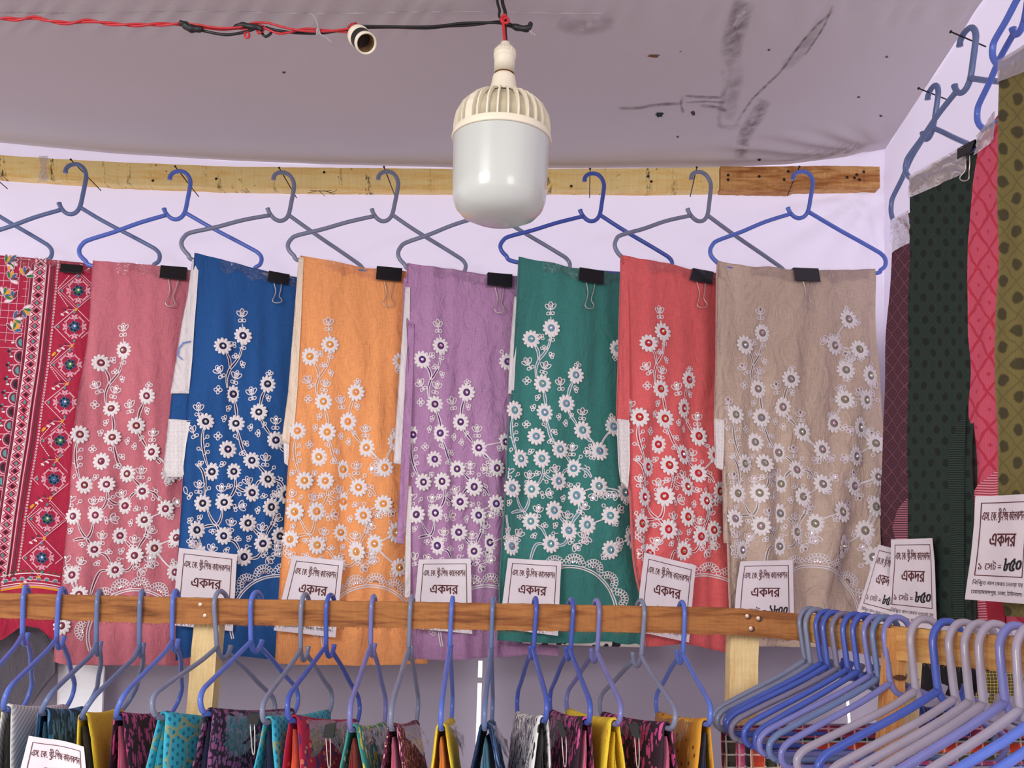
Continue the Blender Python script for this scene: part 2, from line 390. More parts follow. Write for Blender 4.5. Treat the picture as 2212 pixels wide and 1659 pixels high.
def stain(pts, width, mat, label):
    path = [Vector((a, b, 0)) for a, b in pts]; path = smooth_path(path, 5); m = MB(); vs = []; uv = []; N = len(path)
    for i, p in enumerate(path):
        t_ = (path[min(i+1, N-1)]-path[max(i-1, 0)]); nrm = Vector((-t_.y, t_.x, 0)).normalized()
        wv = (width if not callable(width) else width(i/(N-1)))
        for k in range(5):
            c = p+nrm*(wv*(k-2)/4); vs.append(ceil_from_px(c.x, c.y)); uv.append(((k-2)/2, 2*i/(N-1)-1))
    m.add(vs, [(i*5+k, i*5+k+1, (i+1)*5+k+1, (i+1)*5+k) for i in range(N-1) for k in range(4)], 0, uv)
    return tag(m.build('water_stain', mat), label, 'stain', 'stains on the tent ceiling')
stain([(1608, 0), (1596, 45), (1582, 90), (1578, 125)], 52, m_st, 'broad dark water stain on the ceiling cloth at the top edge')
stain([(1560, 150), (1568, 175), (1562, 205), (1556, 235), (1552, 275)], 14, m_st2, 'thin vertical stain on the ceiling below the broad dark patch')
stain([(1578, 120), (1590, 160), (1580, 210), (1568, 260)], 40, m_st2, 'pale grey stain running down the middle of the ceiling stains')
stain([(1802, 22), (1760, 60), (1722, 105), (1690, 150), (1655, 185), (1625, 215), (1590, 265)], 7, m_std, 'long dark diagonal line stained on the ceiling')
stain([(1800, 10), (1778, 60), (1752, 100), (1738, 120)], 6, m_std, 'short dark line stain beside the long diagonal one')
stain([(1775, 45), (1745, 90), (1718, 125), (1690, 145)], 26, m_st2, 'pale leaf-shaped stain inside the diagonal lines')
stain([(1652, 214), (1635, 250), (1610, 290), (1600, 345)], 34, m_st, 'brown blurred stain low on the ceiling above the right beam')
stain([(1335, 234), (1380, 233), (1430, 226), (1470, 224)], 9, m_st, 'long thin horizontal stain pointing left on the ceiling')
stain([(1478, 207), (1520, 210), (1560, 211)], 7, m_std, 'upper dark bar of the ladder-shaped ceiling stain')
stain([(1476, 208), (1471, 225), (1477, 246)], 8, m_st, 'left upright of the ladder-shaped ceiling stain')
stain([(1480, 222), (1520, 220), (1568, 222)], 6, m_st, 'middle bar of the ladder-shaped ceiling stain')
stain([(1510, 228), (1545, 232), (1570, 240)], 9, m_st, 'lower bar of the ladder-shaped ceiling stain')
stain([(1548, 270), (1575, 276), (1600, 270)], 13, m_st2, 'smudge under the ladder-shaped ceiling stain')
stain([(1205, 45), (1250, 60), (1330, 48)], 40, m_st2, 'faint brown smudge on the ceiling right of the bulb cord')
def blot(px, py, rx, ry, mat, name, label, cat):
    m = MB(); vs = [ceil_from_px(px, py, .003)]; N = 14
    for k in range(N):
        a = 2*math.pi*k/N; r = 1+.35*random.uniform(-1, 1); vs.append(ceil_from_px(px+rx*r*math.cos(a), py+ry*r*math.sin(a), .003))
    m.add(vs, [(0, 1+k, 1+(k+1) % N) for k in range(N)]); return tag(m.build(name, mat), label, cat)
m_hole = plain('dark_hole', (22, 44, 36), .9); m_rust = plain('rusty_thread', (120, 78, 30), .9)
blot(1424, 248, 9, 6, m_hole, 'torn_hole', 'torn hole in the ceiling cloth showing dark green', 'hole')
blot(1413, 121, 13, 3, m_rust, 'stitched_tear', 'small rusty stitched tear in the ceiling cloth', 'tear')
blot(1497, 245, 5, 5, m_nail, 'torn_hole', 'small dark tear under the ladder-shaped ceiling stain', 'hole')
for (a, b, r) in ((1855, 210, 3), (1464, 296, 2.5), (1661, 108, 3), (614, 157, 3.5), (1470, 112, 2), (1916, 123, 3), (1903, 251, 4), (1640, 345, 4)):
    blot(a, b, r, r*.6, m_nail, 'pin_hole', None, None)['kind'] = 'structure'
# seam across the ceiling near the wires
m = MB(); pth = [ceil_from_px(x, 27+2*math.sin(x/90), .001) for x in range(-60, 1320, 12)]; tube(m, pth, .0012, 6)
tag(m.build('ceiling_seam', m_ceil), 'raised stitched seam across the ceiling cloth above the wires', 'seam')
# ------------------------------------------------------------------ planks
def plank(name, topl, botl, depth, thick, mat, label, cat='beam', rough=.0012, fuzz=0, parent_children=None, group=None, n=70, dvec=None):
    """front face between two pixel polylines at depth(s); real board of the given thickness"""
    x0, x1 = topl[0][0], topl[-1][0]
    dep = depth if callable(depth) else (lambda x: depth)
    m = MB(); ring = []; L = 0; last = None; vs = []; uv = []
    T = dvec if dvec is not None else Vector((0, 1, 0))*thick
    for i in range(n+1):
        x = lerp(x0, x1, i/n); xb = lerp(botl[0][0], botl[-1][0], i/n)
        a = P(x, interp(topl, x), dep(x)); b = P(xb, interp(botl, xb), dep(x))
        a.z += rough*noise.noise(Vector((i*.7, 0, 3.1))); b.z += rough*1.6*noise.noise(Vector((i*.9, 4, 3.1)))
        if last is not None: L += (a-last).length
        last = a
        for k, q in enumerate((a, a.lerp(b, .33), a.lerp(b, .66), b, b+T, a+T)):
            if k in (1, 2): q = q - T.normalized()*(.0006*noise.noise(q*30))
            vs.append(q); uv.append((L, [0, .015, .03, .045, .065, -.02][k]))
    fs = [(i*6+k, i*6+(k+1) % 6, (i+1)*6+(k+1) % 6, (i+1)*6+k) for i in range(n) for k in range(6)]
    fs += [tuple(range(6))[::-1], tuple(n*6+k for k in range(6))]
    m.add(vs, fs, 0, uv)
    o = tag(m.build(name, mat, smooth=False), label, cat, group)
    if fuzz:
        f = MB()
        for k in range(fuzz):
            i = random.randint(0, n-1); b = vs[i*6+3].lerp(vs[(i+1)*6+3], random.random())+T*random.uniform(-.02, .4)
            d = Vector((random.uniform(-1, 1), random.uniform(-.4, .2), random.uniform(-1.1, -.1))).normalized()*random.uniform(.002, .007)
            tube(f, [b+Vector((0, 0, .001)), b+d*.6, b+d+Vector((random.uniform(-.002, .002), 0, 0))], .0003, 3, caps=False)
        f_ = f.build('splinters', mat, o if False else None, origin=o.location); f_.parent = o; f_.location = (0, 0, 0); f_['kind'] = 'stuff'
    return o
YB = 1.868
BEAM1 = plank('wooden_beam', [(-500, 300), (0, 335), (120, 343), (250, 350), (500, 360), (800, 363), (980, 365), (1185, 365), (1400, 363), (1554, 361)],
      [(-500, 345), (0, 380), (250, 397), (500, 406), (700, 409), (980, 410), (1185, 409), (1400, 412), (1554, 409)], YB, .028, m_beam,
      'long pale rough-sawn beam nailed under the ceiling along the back wall', fuzz=160, n=120)
BEAM2 = plank('wooden_beam', [(1556.5, 359), (1620, 360), (1700, 359), (1800, 358), (1900, 360)], [(1556.5, 409), (1620, 411), (1712, 412), (1716, 407), (1800, 406), (1901, 405)], YB-.002, .03, m_beam2,
      'short brown streaked beam at the right end of the back wall', fuzz=30, n=40)
DR = 1.38
def rail_y(x): return interp([(1740, 1.378), (1905, 1.23), (2250, .95)], x)
RAIL = plank('hanging_rail', [(-300, 1273), (0, 1281), (280, 1288), (560, 1295), (1100, 1304), (1575, 1313), (1742, 1327)], [(-300, 1327), (0, 1335), (280, 1345), (560, 1351), (1100, 1362), (1400, 1367), (1600, 1372), (1745, 1386)],
      DR, .022, m_rail, 'long brown wooden rail across the front with one row of hangers', 'rail', fuzz=500, n=140)
plank('hanging_rail', [(1744, 1327), (1918, 1352), (2020, 1362), (2260, 1382)], [(1746, 1386), (1905, 1423), (2020, 1435), (2260, 1462)], rail_y, .02, m_railr,
      'orange-brown wooden rail running toward the viewer at the right with crowded empty hangers', 'rail', fuzz=60, n=60, dvec=Vector((.02, .008, 0)))
def post(cl, cr, depth, thick, mat, label, side=0, fz=0):
    """cl, cr: (top px, bottom px) of the front face's left and right edge"""
    m = MB(); vs = []; uv = []; n = 30; T = Vector((0, thick, 0))
    (l0, l1), (r0, r1) = cl, cr
    a0, a1 = P(*l0, depth), P(*l1, depth); b0, b1 = P(*r0, depth), P(*r1, depth)
    ka = (a0.z-a1.z)
    for i in range(n+1):
        t_ = i/n*(a0.z-.02)/ka
        a = a0.lerp(a1, min(t_, 1)); b = b0.lerp(b1, min(t_, 1))
        if t_ > 1: a.z = b.z = lerp(a1.z, 0.0, (t_-1)/((a0.z-.02)/ka-1))
        j = .0012*noise.noise(Vector((i*1.3, depth, 0)))
        for q in (a+Vector((j, 0, 0)), b+Vector((j, 0, 0)), b+T, a+T): vs.append(q)
        for v in (0, .05, .08, -.03): uv.append((i/n*1.4, v))
    fs = [(i*4+k, i*4+(k+1) % 4, (i+1)*4+(k+1) % 4, (i+1)*4+k) for i in range(n) for k in range(4)]+[(3, 2, 1, 0), (n*4, n*4+1, n*4+2, n*4+3)]
    m.add(vs, fs, 0, uv); return tag(m.build('wooden_post', mat, smooth=False), label, 'post')
post(((419, 1340), (396, 1610)), ((474, 1342), (450, 1612)), DR+.026, .03, m_post, 'cream wooden post under the rail at the left, below the blue cloth')
post(((1578, 1362), (1574, 1640)), ((1640, 1364), (1634, 1640)), DR+.026, .03, m_post, 'pale wooden post under the rail beside the crowd of empty hangers')
POSTK = post(((1917, 1357), (1893, 1680)), ((1962, 1358), (1944, 1680)), 1.205, .012, m_post2, 'orange-brown post with a knot in front of the right rail')
post(((1950, 1425), (1942, 1680)), ((1992, 1428), (1978, 1680)), 1.25, .025, m_post, 'light wooden post directly behind the knotted orange one')
# knots and nails
def disc(parent, name, px, py, y, r, mat, bulge=.0006, ry=None):
    c = P(px, py, y); k = ppm_(c); m = MB(); n = 12; vs = [c+Vector((0, -bulge, 0))]
    for q in range(n):
        a = 2*math.pi*q/n; vs.append(c+Vector((r*k*math.cos(a), 0, (ry or r)*k*math.sin(a))))
    m.add(vs, [(0, 1+(q+1) % n, 1+q) for q in range(n)]); return m.build(name, mat, parent)
def ppm_(p): return (p-CAM).dot(_f)/F
m_scr = plain('steel_screw', (196, 170, 150), .35, Metallic=.8); m_knot = plain('dark_wood_knot', (84, 46, 24), .8, .3, 300)
for q in ((432, 1306), (461, 1305), (442, 1330)): disc(RAIL, 'screw_head', q[0], q[1], DR-.0012, 4, m_scr)
for q in ((1614, 1331), (1638, 1336), (1622, 1358)): disc(RAIL, 'screw_head', q[0], q[1], DR-.0012, 4.5, m_scr); disc(RAIL, 'dirt_ring', q[0]+2, q[1]+1, DR-.0008, 7, m_knot, 0, 6)
disc(POSTK, 'knot', 1944, 1464, 1.2, 15, m_knot, .0004, 6)
for q in ((1573, 378), (1573, 388), (1640, 381), (1694, 388), (1703, 370), (1830, 383), (1846, 384), (1857, 388), (1851, 377), (1866, 371)): disc(BEAM2, 'nail_head', q[0], q[1], YB-.0035, 3.2, m_nail)
for q in ((1234, 402), (1400, 381), (1407, 392), (467, 386), (700, 372), (330, 390)): disc(BEAM1, 'nail_head', q[0], q[1], YB-.0015, 3, m_nail)
def nail(p, d, L=.03, r=.0011, label=None, group=None, cat='nail'):
    m = MB(); d = d.normalized(); tube(m, [p, p+d*L], r, 6); lathe(m, [(0, L), (r*2.1, L), (r*2.1, L+.0012), (0, L+.0012)], p, d, 10)
    return tag(m.build('nail', m_nail), label, cat, group)
# ------------------------------------------------------------------ hangers
TH = [(1711, 388), (1711.5, 381), (1717, 374.5), (1725, 371), (1735, 370.5), (1744, 374), (1751.5, 382.5), (1755, 394), (1753.5, 410), (1750, 432), (1747, 450), (1743, 461), (1736, 468.5), (1726, 471.5), (1716, 468.5), (1708.5, 462), (1703.5, 455), (1701, 449)]
TB = [(1746, 457), (1784, 479), (1820, 500), (1858, 521), (1893, 541), (1904, 548), (1911.5, 557), (1913, 567), (1909, 577), (1900, 583), (1888, 584.5), (1800, 581), (1720, 578), (1640, 575), (1562, 571), (1548, 566), (1537, 554), (1534, 542), (1539, 530), (1551, 520), (1600, 502), (1652, 480), (1704, 457.5)]
tL, tR, tN, tH = (1534., 542.), (1913., 564.), (1726., 471.5), (1731., 370.5)
def solve2(a, b, c): # c = x*a+y*b
    D = a[0]*b[1]-a[1]*b[0]; return ((c[0]*b[1]-c[1]*b[0])/D, (a[0]*c[1]-a[1]*c[0])/D)
root_bar = {}
def hanger(L, R, N, H, mat, label, r=.0048, group=None, cat='hanger', drop=0):
    """L, R, N, H are 3D points: far/left bend, right bend, dip bottom, hook top"""
    root = empty('clothes_hanger', H, label, cat, group)
    e1 = (tR[0]-tL[0], tR[1]-tL[1]); e2 = (tN[0]-tL[0], tN[1]-tL[1]); eh = (tH[0]-tN[0], tH[1]-tN[1])
    body = []
    for q in TB:
        x, y = solve2(e1, e2, (q[0]-tL[0], q[1]-tL[1])); body.append(L+(R-L)*x+(N-L)*y)
    for k_, f_ in ((10, .5), (11, 1), (12, 1.1), (13, 1), (14, .5)): body[k_] = body[k_]-Vector((0, 0, drop*f_))
    hook = []
    for q in TH:
        x, y = solve2(e1, eh, (q[0]-tN[0], q[1]-tN[1])); hook.append(N+(R-L)*x+(H-N)*y)
    m = MB(); hp = smooth_path(hook, 4); tube(m, hp, r, 10, rf=lambda t_: 1.12 if t_ < .02 else (1.0 if t_ < .97 else 1.1))
    m.build('hook', mat, root)
    m = MB(); tube(m, smooth_path([hook[10].lerp(hook[11], .6)]+body[1:-1]+[hook[15]], 4), r*.98, 10); m.build('shoulder_frame', mat, root)
    root_bar[root.name] = (body[10], body[14])
    return root
ZB = P(1720, 578, 1.76).z
BACK = [  # L, R, N, H, mat, label
 ((-250, 520), (112, 545), (-62, 455), (-52, 350), m_sl, 'dark slate hanger at the far left of the back beam, only one arm in view'),
 ((-50, 528), (345, 553), (152, 463), (163, 355), m_sl, 'slate blue hanger on the back beam holding the crimson printed cloth'),
 ((171, 540), (565, 560), (379, 474), (388, 370), m_blue, 'bright blue hanger on the back beam holding the dusty pink cloth'),
 ((392, 523), (787, 590), (603, 477), (612, 373), m_grey, 'grey hanger on the back beam holding the royal blue cloth'),
 ((622, 528), (1006, 576), (827, 478), (838, 371), m_grey, 'grey-blue hanger on the back beam holding the orange cloth'),
 ((860, 546), (1231, 573), (1052, 479), (1062, 372), m_grey, 'grey hanger mostly hidden behind the bulb, holding the purple cloth'),
 ((1081, 530), (1452, 570), (1277, 478), (1282, 375), m_dblue, 'deep blue hanger right of the bulb holding the green cloth'),
 ((1328, 530), (1700, 597), (1510, 478), (1512, 372), m_grey, 'dark grey hanger on the back beam holding the coral cloth'),
 ((1534, 542), (1913, 564), (1726, 471.5), (1733, 370.5), m_blue, 'blue hanger on the right end beam holding the beige cloth'),
]
planes = []
for L, R, N, H, mt, lb in BACK:
    a = PZ(L[0]+18, L[1]+28, ZB); b = PZ(R[0]-18, R[1]+19, ZB)
    ym = (a.y+b.y)/2; dy = (b.y-a.y)/2; dy = max(.04, min(.07, dy)); ym = 1.755
    a = P(L[0]+18, L[1]+28, ym-dy); b = P(R[0]-18, R[1]+19, ym+dy)
    d = (b-a); n_ = Vector((d.y, -d.x, 0)).normalized()
    planes.append((a, n_))
    pl = lambda q: PP(q[0], q[1], a, n_)
    print('hanger', round(a.y, 3), round(b.y, 3), round(d.length, 3), 'hook', [round(v, 3) for v in pl(H)])
    hanger(pl(L), pl(R), pl(N), pl(H), mt, lb, .0052, 'hangers on the back beam', drop=.014)
    hp = pl(H); nl = nail(Vector((hp.x+.002, YB+.004, hp.z-.006)), Vector((-.012, hp.y-YB-.02, .016)), (YB-hp.y)+.012, .0013, 'nail through the hook of the '+lb.split(' hanger')[0]+' hanger '+('behind the bulb' if 'bulb,' in lb else 'holding the '+lb.split('the ')[-1]) if 'far left' not in lb else 'nail at the far left end of the back beam', 'nails in the back beam')
# ------------------------------------------------------------------ embroidered cloths
class Cloth:
    def __init__(s, p0, n, left, right, topy, boty, fold=.0035, seed=0, thick=.012, nx=44, ny=90, foldf=26.0):
        s.p0, s.n = p0, n; s.left, s.right, s.topy, s.boty = left, right, topy, boty; s.fold, s.seed, s.thick, s.nx, s.ny, s.ff = fold, seed, thick, nx, ny, foldf
    def disp(s, px, py):
        v = Vector((px/s.ff, py/260, s.seed*3.7)); d = noise.noise(v)*s.fold*1.6
        d += noise.noise(Vector((px/70+py/400, py/170, s.seed)))*s.fold*1.6
        tt = max(0, (py-interp(s.topy, px))/520); return d*(.35+.65*min(1, tt))
    def pt(s, px, py, off=0):
        p = PP(px, py, s.p0, s.n); return p + s.n*(s.disp(px, py)+off)
    def grid(s, m, off=0, mi=0, solid=True):
        nx, ny = s.nx, s.ny; F_ = []; B_ = []; uv = []
        for j in range(ny+1):
            for i in range(nx+1):
                v = j/ny; u = i/nx
                y = lerp(s.topy[0][1], s.boty[0][1], v)
                for _ in range(2):
                    xl = interp(s.left, y); xr = interp(s.right, y); x = lerp(xl, xr, u)
                    y = lerp(interp(s.topy, x), interp(s.boty, x), v)
                e = min(1, j/2.0)*min(1, (ny-j)/2.0)
                F_.append(s.pt(x, y, off-(1-e)*.004)); B_.append(s.pt(x, y, off-s.thick+(1-e)*.003)); uv.append((x/100, -y/100))
        q = [(j*(nx+1)+i, j*(nx+1)+i+1, (j+1)*(nx+1)+i+1, (j+1)*(nx+1)+i) for j in range(ny) for i in range(nx)]
        m.add(F_, q, mi, uv)
        if solid:
            K = (nx+1)*(ny+1); b = len(m.v)-K; m.add(B_, [tuple(reversed(f)) for f in q], mi, uv)
            e = [i for i in range(nx+1)]+[(j*(nx+1)+nx) for j in range(1, ny+1)]+[ny*(nx+1)+i for i in range(nx-1, -1, -1)]+[j*(nx+1) for j in range(ny-1, 0, -1)]
            m.f += [(b+e[k], b+e[(k+1) % len(e)], b+K+e[(k+1) % len(e)], b+K+e[k]) for k in range(len(e))]; m.m += [mi]*len(e)
def ribbon(m, cl, pts, w, closed=False, off=.0012, hgt=.0009, mi=0):
    """thread/print line on a cloth; pts in cloth coordinates"""
    N = len(pts); vs = []
    for i, (x, y) in enumerate(pts):
        a = pts[i-1] if (i > 0 or closed) else pts[i]; b = pts[(i+1) % N] if (i < N-1 or closed) else pts[i]
        tx, ty = b[0]-a[0], b[1]-a[1]; L = math.hypot(tx, ty) or 1; nx, ny = -ty/L*w/2, tx/L*w/2
        vs += [cl.pt(x+nx, y+ny, off), cl.pt(x, y, off+hgt), cl.pt(x-nx, y-ny, off)]
    fs = []
    for i in range(N if closed else N-1):
        j = (i+1) % N
        fs += [(i*3, i*3+1, j*3+1, j*3), (i*3+1, i*3+2, j*3+2, j*3+1)]
    m.add(vs, fs, mi)
def poly(m, cl, pts, off=.001, mi=0, uvs=None):
    m.add([cl.pt(x, y, off) for x, y in pts], [tuple(range(len(pts)))], mi, uvs or [(x/100, -y/100) for x, y in pts])
def rot(x, y, a): return (x*math.cos(a)-y*math.sin(a), x*math.sin(a)+y*math.cos(a))
def loop(cx, cy, L, W, a, n=9):
    """teardrop loop starting at (cx,cy) pointing in direction a (0=up), screen y down"""
    out = []
    for k in range(n):
        t_ = 2*math.pi*k/n; x = W/2*math.sin(t_); y = -L*(1-math.cos(t_))/2; q = rot(x, y, a); out.append((cx+q[0], cy+q[1]))
    return out
CAN = [(525, 726), (481, 750), (504, 850), (578, 830), (559, 891), (444, 911), (510, 914), (596, 951), (492, 971), (544, 995), (458, 1019), (505, 1019), (578, 1036), (544, 1065), (438, 1087), (484, 1086), (585, 1096), (535, 1130), (425, 1145), (483, 1158), (568, 1174), (605, 1158), (527, 1203)]
FL = {
 'pink': [(266, 755), (218, 784), (239, 881), (318, 856), (295, 920), (175, 940), (243, 945), (329, 977), (220, 997), (274, 1023), (183, 1048), (232, 1047), (307, 1061), (269, 1092), (158, 1115), (207, 1113), (312, 1123), (258, 1157), (145, 1173), (204, 1187), (292, 1200), (333, 1184), (248, 1231), (157, 1242), (173, 1284), (358, 1099), (383, 1162), (368, 1024), (380, 1236), (137, 1351)],
 'blue': CAN+[(618, 1069), (433, 1197)],
 'orange': [(713, 745), (670, 770), (699, 868), (769, 848), (752, 911), (643, 931), (707, 934), (792, 967), (689, 987), (741, 1013), (658, 1039), (703, 1039), (775, 1053), (742, 1082), (637, 1106), (684, 1105), (785, 1114), (736, 1150), (627, 1165), (685, 1178), (770, 1192), (809, 1175), (731, 1219), (831, 1011), (828, 1089), (855, 1151), (863, 1226), (866, 781), (856, 955)],
 'purple': [(951, 749), (912, 778), (939, 874), (1008, 848), (995, 912), (893, 938), (951, 936), (1034, 968), (939, 992), (988, 1013), (914, 1042), (955, 1040), (1024, 1052), (994, 1084), (899, 1112), (941, 1108), (1034, 1113), (991, 1150), (892, 1168), (945, 1179), (1024, 1191), (1059, 1172), (985, 1228), (1072, 1012), (1072, 1088), (1097, 782), (1092, 955), (1100, 1150)],
 'green': [(1191, 709), (1149, 731), (1172, 829), (1242, 812), (1223, 872), (1112, 886), (1177, 891), (1259, 929), (1158, 943), (1209, 971), (1125, 991), (1170, 991), (1241, 1011), (1207, 1039), (1105, 1055), (1150, 1056), (1247, 1070), (1198, 1102), (1092, 1113), (1148, 1126), (1230, 1146), (1267, 1134), (1189, 1175), (1295, 975), (1291, 1051), (1314, 1115), (1316, 1188), (1335, 753), (1326, 922), (1105, 1180), (1348, 1065), (1364, 1162)],
 'red': [(1431, 717), (1398, 743), (1425, 841), (1487, 821), (1477, 882), (1382, 901), (1437, 904), (1514, 941), (1426, 959), (1475, 982), (1402, 1008), (1442, 1006), (1507, 1023), (1481, 1052), (1390, 1074), (1431, 1073), (1518, 1083), (1479, 1117), (1384, 1131), (1437, 1144), (1511, 1159), (1541, 1145), (1477, 1190), (1406, 1195), (1551, 1062), (1545, 985)],
 'beige': [(1649, 718), (1608, 746), (1640, 839), (1706, 820), (1692, 879), (1589, 896), (1648, 901), (1733, 933), (1635, 954), (1686, 977), (1608, 1002), (1649, 1001), (1721, 1015), (1689, 1045), (1593, 1066), (1636, 1066), (1734, 1073), (1686, 1109), (1585, 1121), (1638, 1137), (1723, 1149), (1760, 1131), (1686, 1180), (1604, 1188), (1776, 971), (1776, 1046), (1810, 1107), (1819, 1181),
           (1833, 690), (1802, 747), (1854, 756), (1826, 800), (1878, 812), (1823, 864), (1871, 864), (1803, 914), (1857, 924), (1845, 987), (1891, 958), (1844, 1050), (1894, 1031), (1889, 1095), (1871, 1146), (1884, 1204)]}
STEMS = [[(525, 740), (518, 768), (506, 786), (497, 797), (490, 818), (491, 838)], [(488, 762), (496, 778), (497, 797)], [(507, 864), (511, 885), (512, 902)], [(513, 928), (519, 952), (524, 970), (534, 985)], [(572, 844), (565, 860), (562, 878)], [(563, 905), (572, 922), (584, 940)], [(440, 926), (437, 950), (441, 980), (448, 1006)], [(422, 1002), (436, 1014), (443, 1040), (442, 1070)],
         [(556, 1004), (568, 1018), (574, 1024)], [(507, 1033), (509, 1050), (502, 1068), (494, 1076)], [(509, 1050), (522, 1060), (532, 1061)], [(592, 1036), (606, 1042), (614, 1056)], [(552, 1051), (558, 1042), (566, 1038)], [(448, 1100), (456, 1120), (468, 1134), (477, 1120), (480, 1100)], [(468, 1134), (450, 1136), (437, 1140)], [(468, 1134), (474, 1146)],
         [(588, 1111), (590, 1128), (580, 1146), (574, 1160)], [(546, 1141), (556, 1152), (562, 1160)], [(495, 1166), (508, 1172), (518, 1190)], [(540, 1206), (556, 1204), (566, 1190)], [(512, 1204), (496, 1206), (486, 1226), (478, 1262)], [(605, 966), (615, 976)]]
FLEUR = [(523, 690, 0), (478, 812, -.5), (507, 822, .3), (545, 858, -.15), (429, 893, 0), (420, 940, -.5), (595, 922, .05), (573, 1002, .05), (538, 1052, -.25), (477, 1068, .1), (429, 1060, .1), (408, 1070, -1.0), (510, 1097, 1.3), (497, 1142, .15), (564, 1152, .15), (453, 1196, .4), (427, 1192, -.2), (574, 1200, 2.4), (593, 1130, .5), (602, 1180, 3.0), (596, 1195, .1)]
TREF = [(519, 789, 1.2), (574, 862, 1.2), (499, 884, -1), (490, 906, -1.2), (547, 924, -1.4), (563, 936, -1.6), (528, 962, .7), (484, 1008, -.6), (436, 1006, -.6), (498, 1056, -.5), (521, 974, 2.6), (562, 1104, -1.3), (571, 1078, -.3), (436, 1122, -.9), (459, 1142, 3.1), (513, 1170, .1), (543, 1166, -1.0), (486, 1184, 2.5), (582, 812, 0), (509, 775, 0), (500, 748, .8), (415, 1128, -.8)]
CLOV = [(471, 843), (471, 942), (412, 1170)]
BERR = [(440, 950, .9), (440, 968, .9), (441, 983, .9), (438, 975, -1.0), (514, 950, -.6), (566, 925, .6), (585, 1018, .7), (600, 1028, 2.4), (600, 1042, 3.0), (585, 1082, .2), (510, 1052, 1.0), (508, 1062, 2.2), (444, 1062, .8), (544, 1180, -1.6), (520, 745, 1.2), (517, 752, 1.6)]
def make_warp(dst):
    n = min(len(dst), 23); A = np.array([[x, y, 1] for x, y in CAN[:n]], float); B = np.array(dst[:n], float)
    X, *_ = np.linalg.lstsq(A, B, rcond=None); res = B-A@X; C = A[:, :2]
    def f(x, y):
        p = np.array([x, y, 1.])@X; d2 = ((C-np.array([x, y]))**2).sum(1)+60; w_ = 1/d2**1.5; p = p+(w_[:, None]*res).sum(0)/w_.sum(); return float(p[0]), float(p[1])
    return f
def flower_mesh(name, mats):
    """unit-radius embroidered flower lying in XY, facing +Z: 12 padded petals, ring, coloured centre"""
    m = MB(); NP = 12
    for k in range(NP):
        a = 2*math.pi*k/NP; cx, cy = .74*math.cos(a), .74*math.sin(a); vs = [(cx, cy, .17)]
        for q in range(8):
            b = 2*math.pi*q/8; x, y = .30*math.cos(b), .2*math.sin(b); X_ = cx+x*math.cos(a)-y*math.sin(a); Y_ = cy+x*math.sin(a)+y*math.cos(a); vs.append((X_, Y_, .02))
        m.add(vs, [(0, 1+q, 1+(q+1) % 8) for q in range(8)])
    ring = []; K = 20
    for r, z in ((.7, .08), (.56, .15), (.42, .08)):
        ring += [(r*math.cos(2*math.pi*k/K), r*math.sin(2*math.pi*k/K), z) for k in range(K)]
    m.add(ring, [(j*K+k, j*K+(k+1) % K, (j+1)*K+(k+1) % K, (j+1)*K+k) for j in range(2) for k in range(K)])
    c = [(0, 0, .1)]+[(.43*math.cos(2*math.pi*k/K), .43*math.sin(2*math.pi*k/K), .07) for k in range(K)]
    m.add(c, [(0, 1+k, 1+(k+1) % K) for k in range(K)], 1)
    o = m.build(name, mats, origin=(0, 0, 0)); me = o.data; bpy.data.objects.remove(o); return me
def bead_mesh():
    m = MB(); K = 8; vs = [(0, 0, .34)]
    for r, z in ((.1, .32), (.19, .2), (.21, .08)): vs += [(r*math.cos(2*math.pi*(k+.5*(z > .1))/K), r*math.sin(2*math.pi*(k+.5*(z > .1))/K), z) for k in range(K)]
    fs = [(0, 1+k, 1+(k+1) % K) for k in range(K)]+[(1+j*K+k, 1+j*K+(k+1) % K, 1+(j+1)*K+(k+1) % K, 1+(j+1)*K+k) for j in range(2) for k in range(K)]
    m.add(vs, fs); o = m.build('bead', m_gem, smooth=False, origin=(0, 0, 0)); me = o.data; bpy.data.objects.remove(o); return me
BEAD = bead_mesh()
def frame_of(n):
    z = n.normalized(); x = Vector((0, 0, 1)).cross(z).normalized(); y = z.cross(x); return Matrix((x, y, z)).transposed().to_4x4()
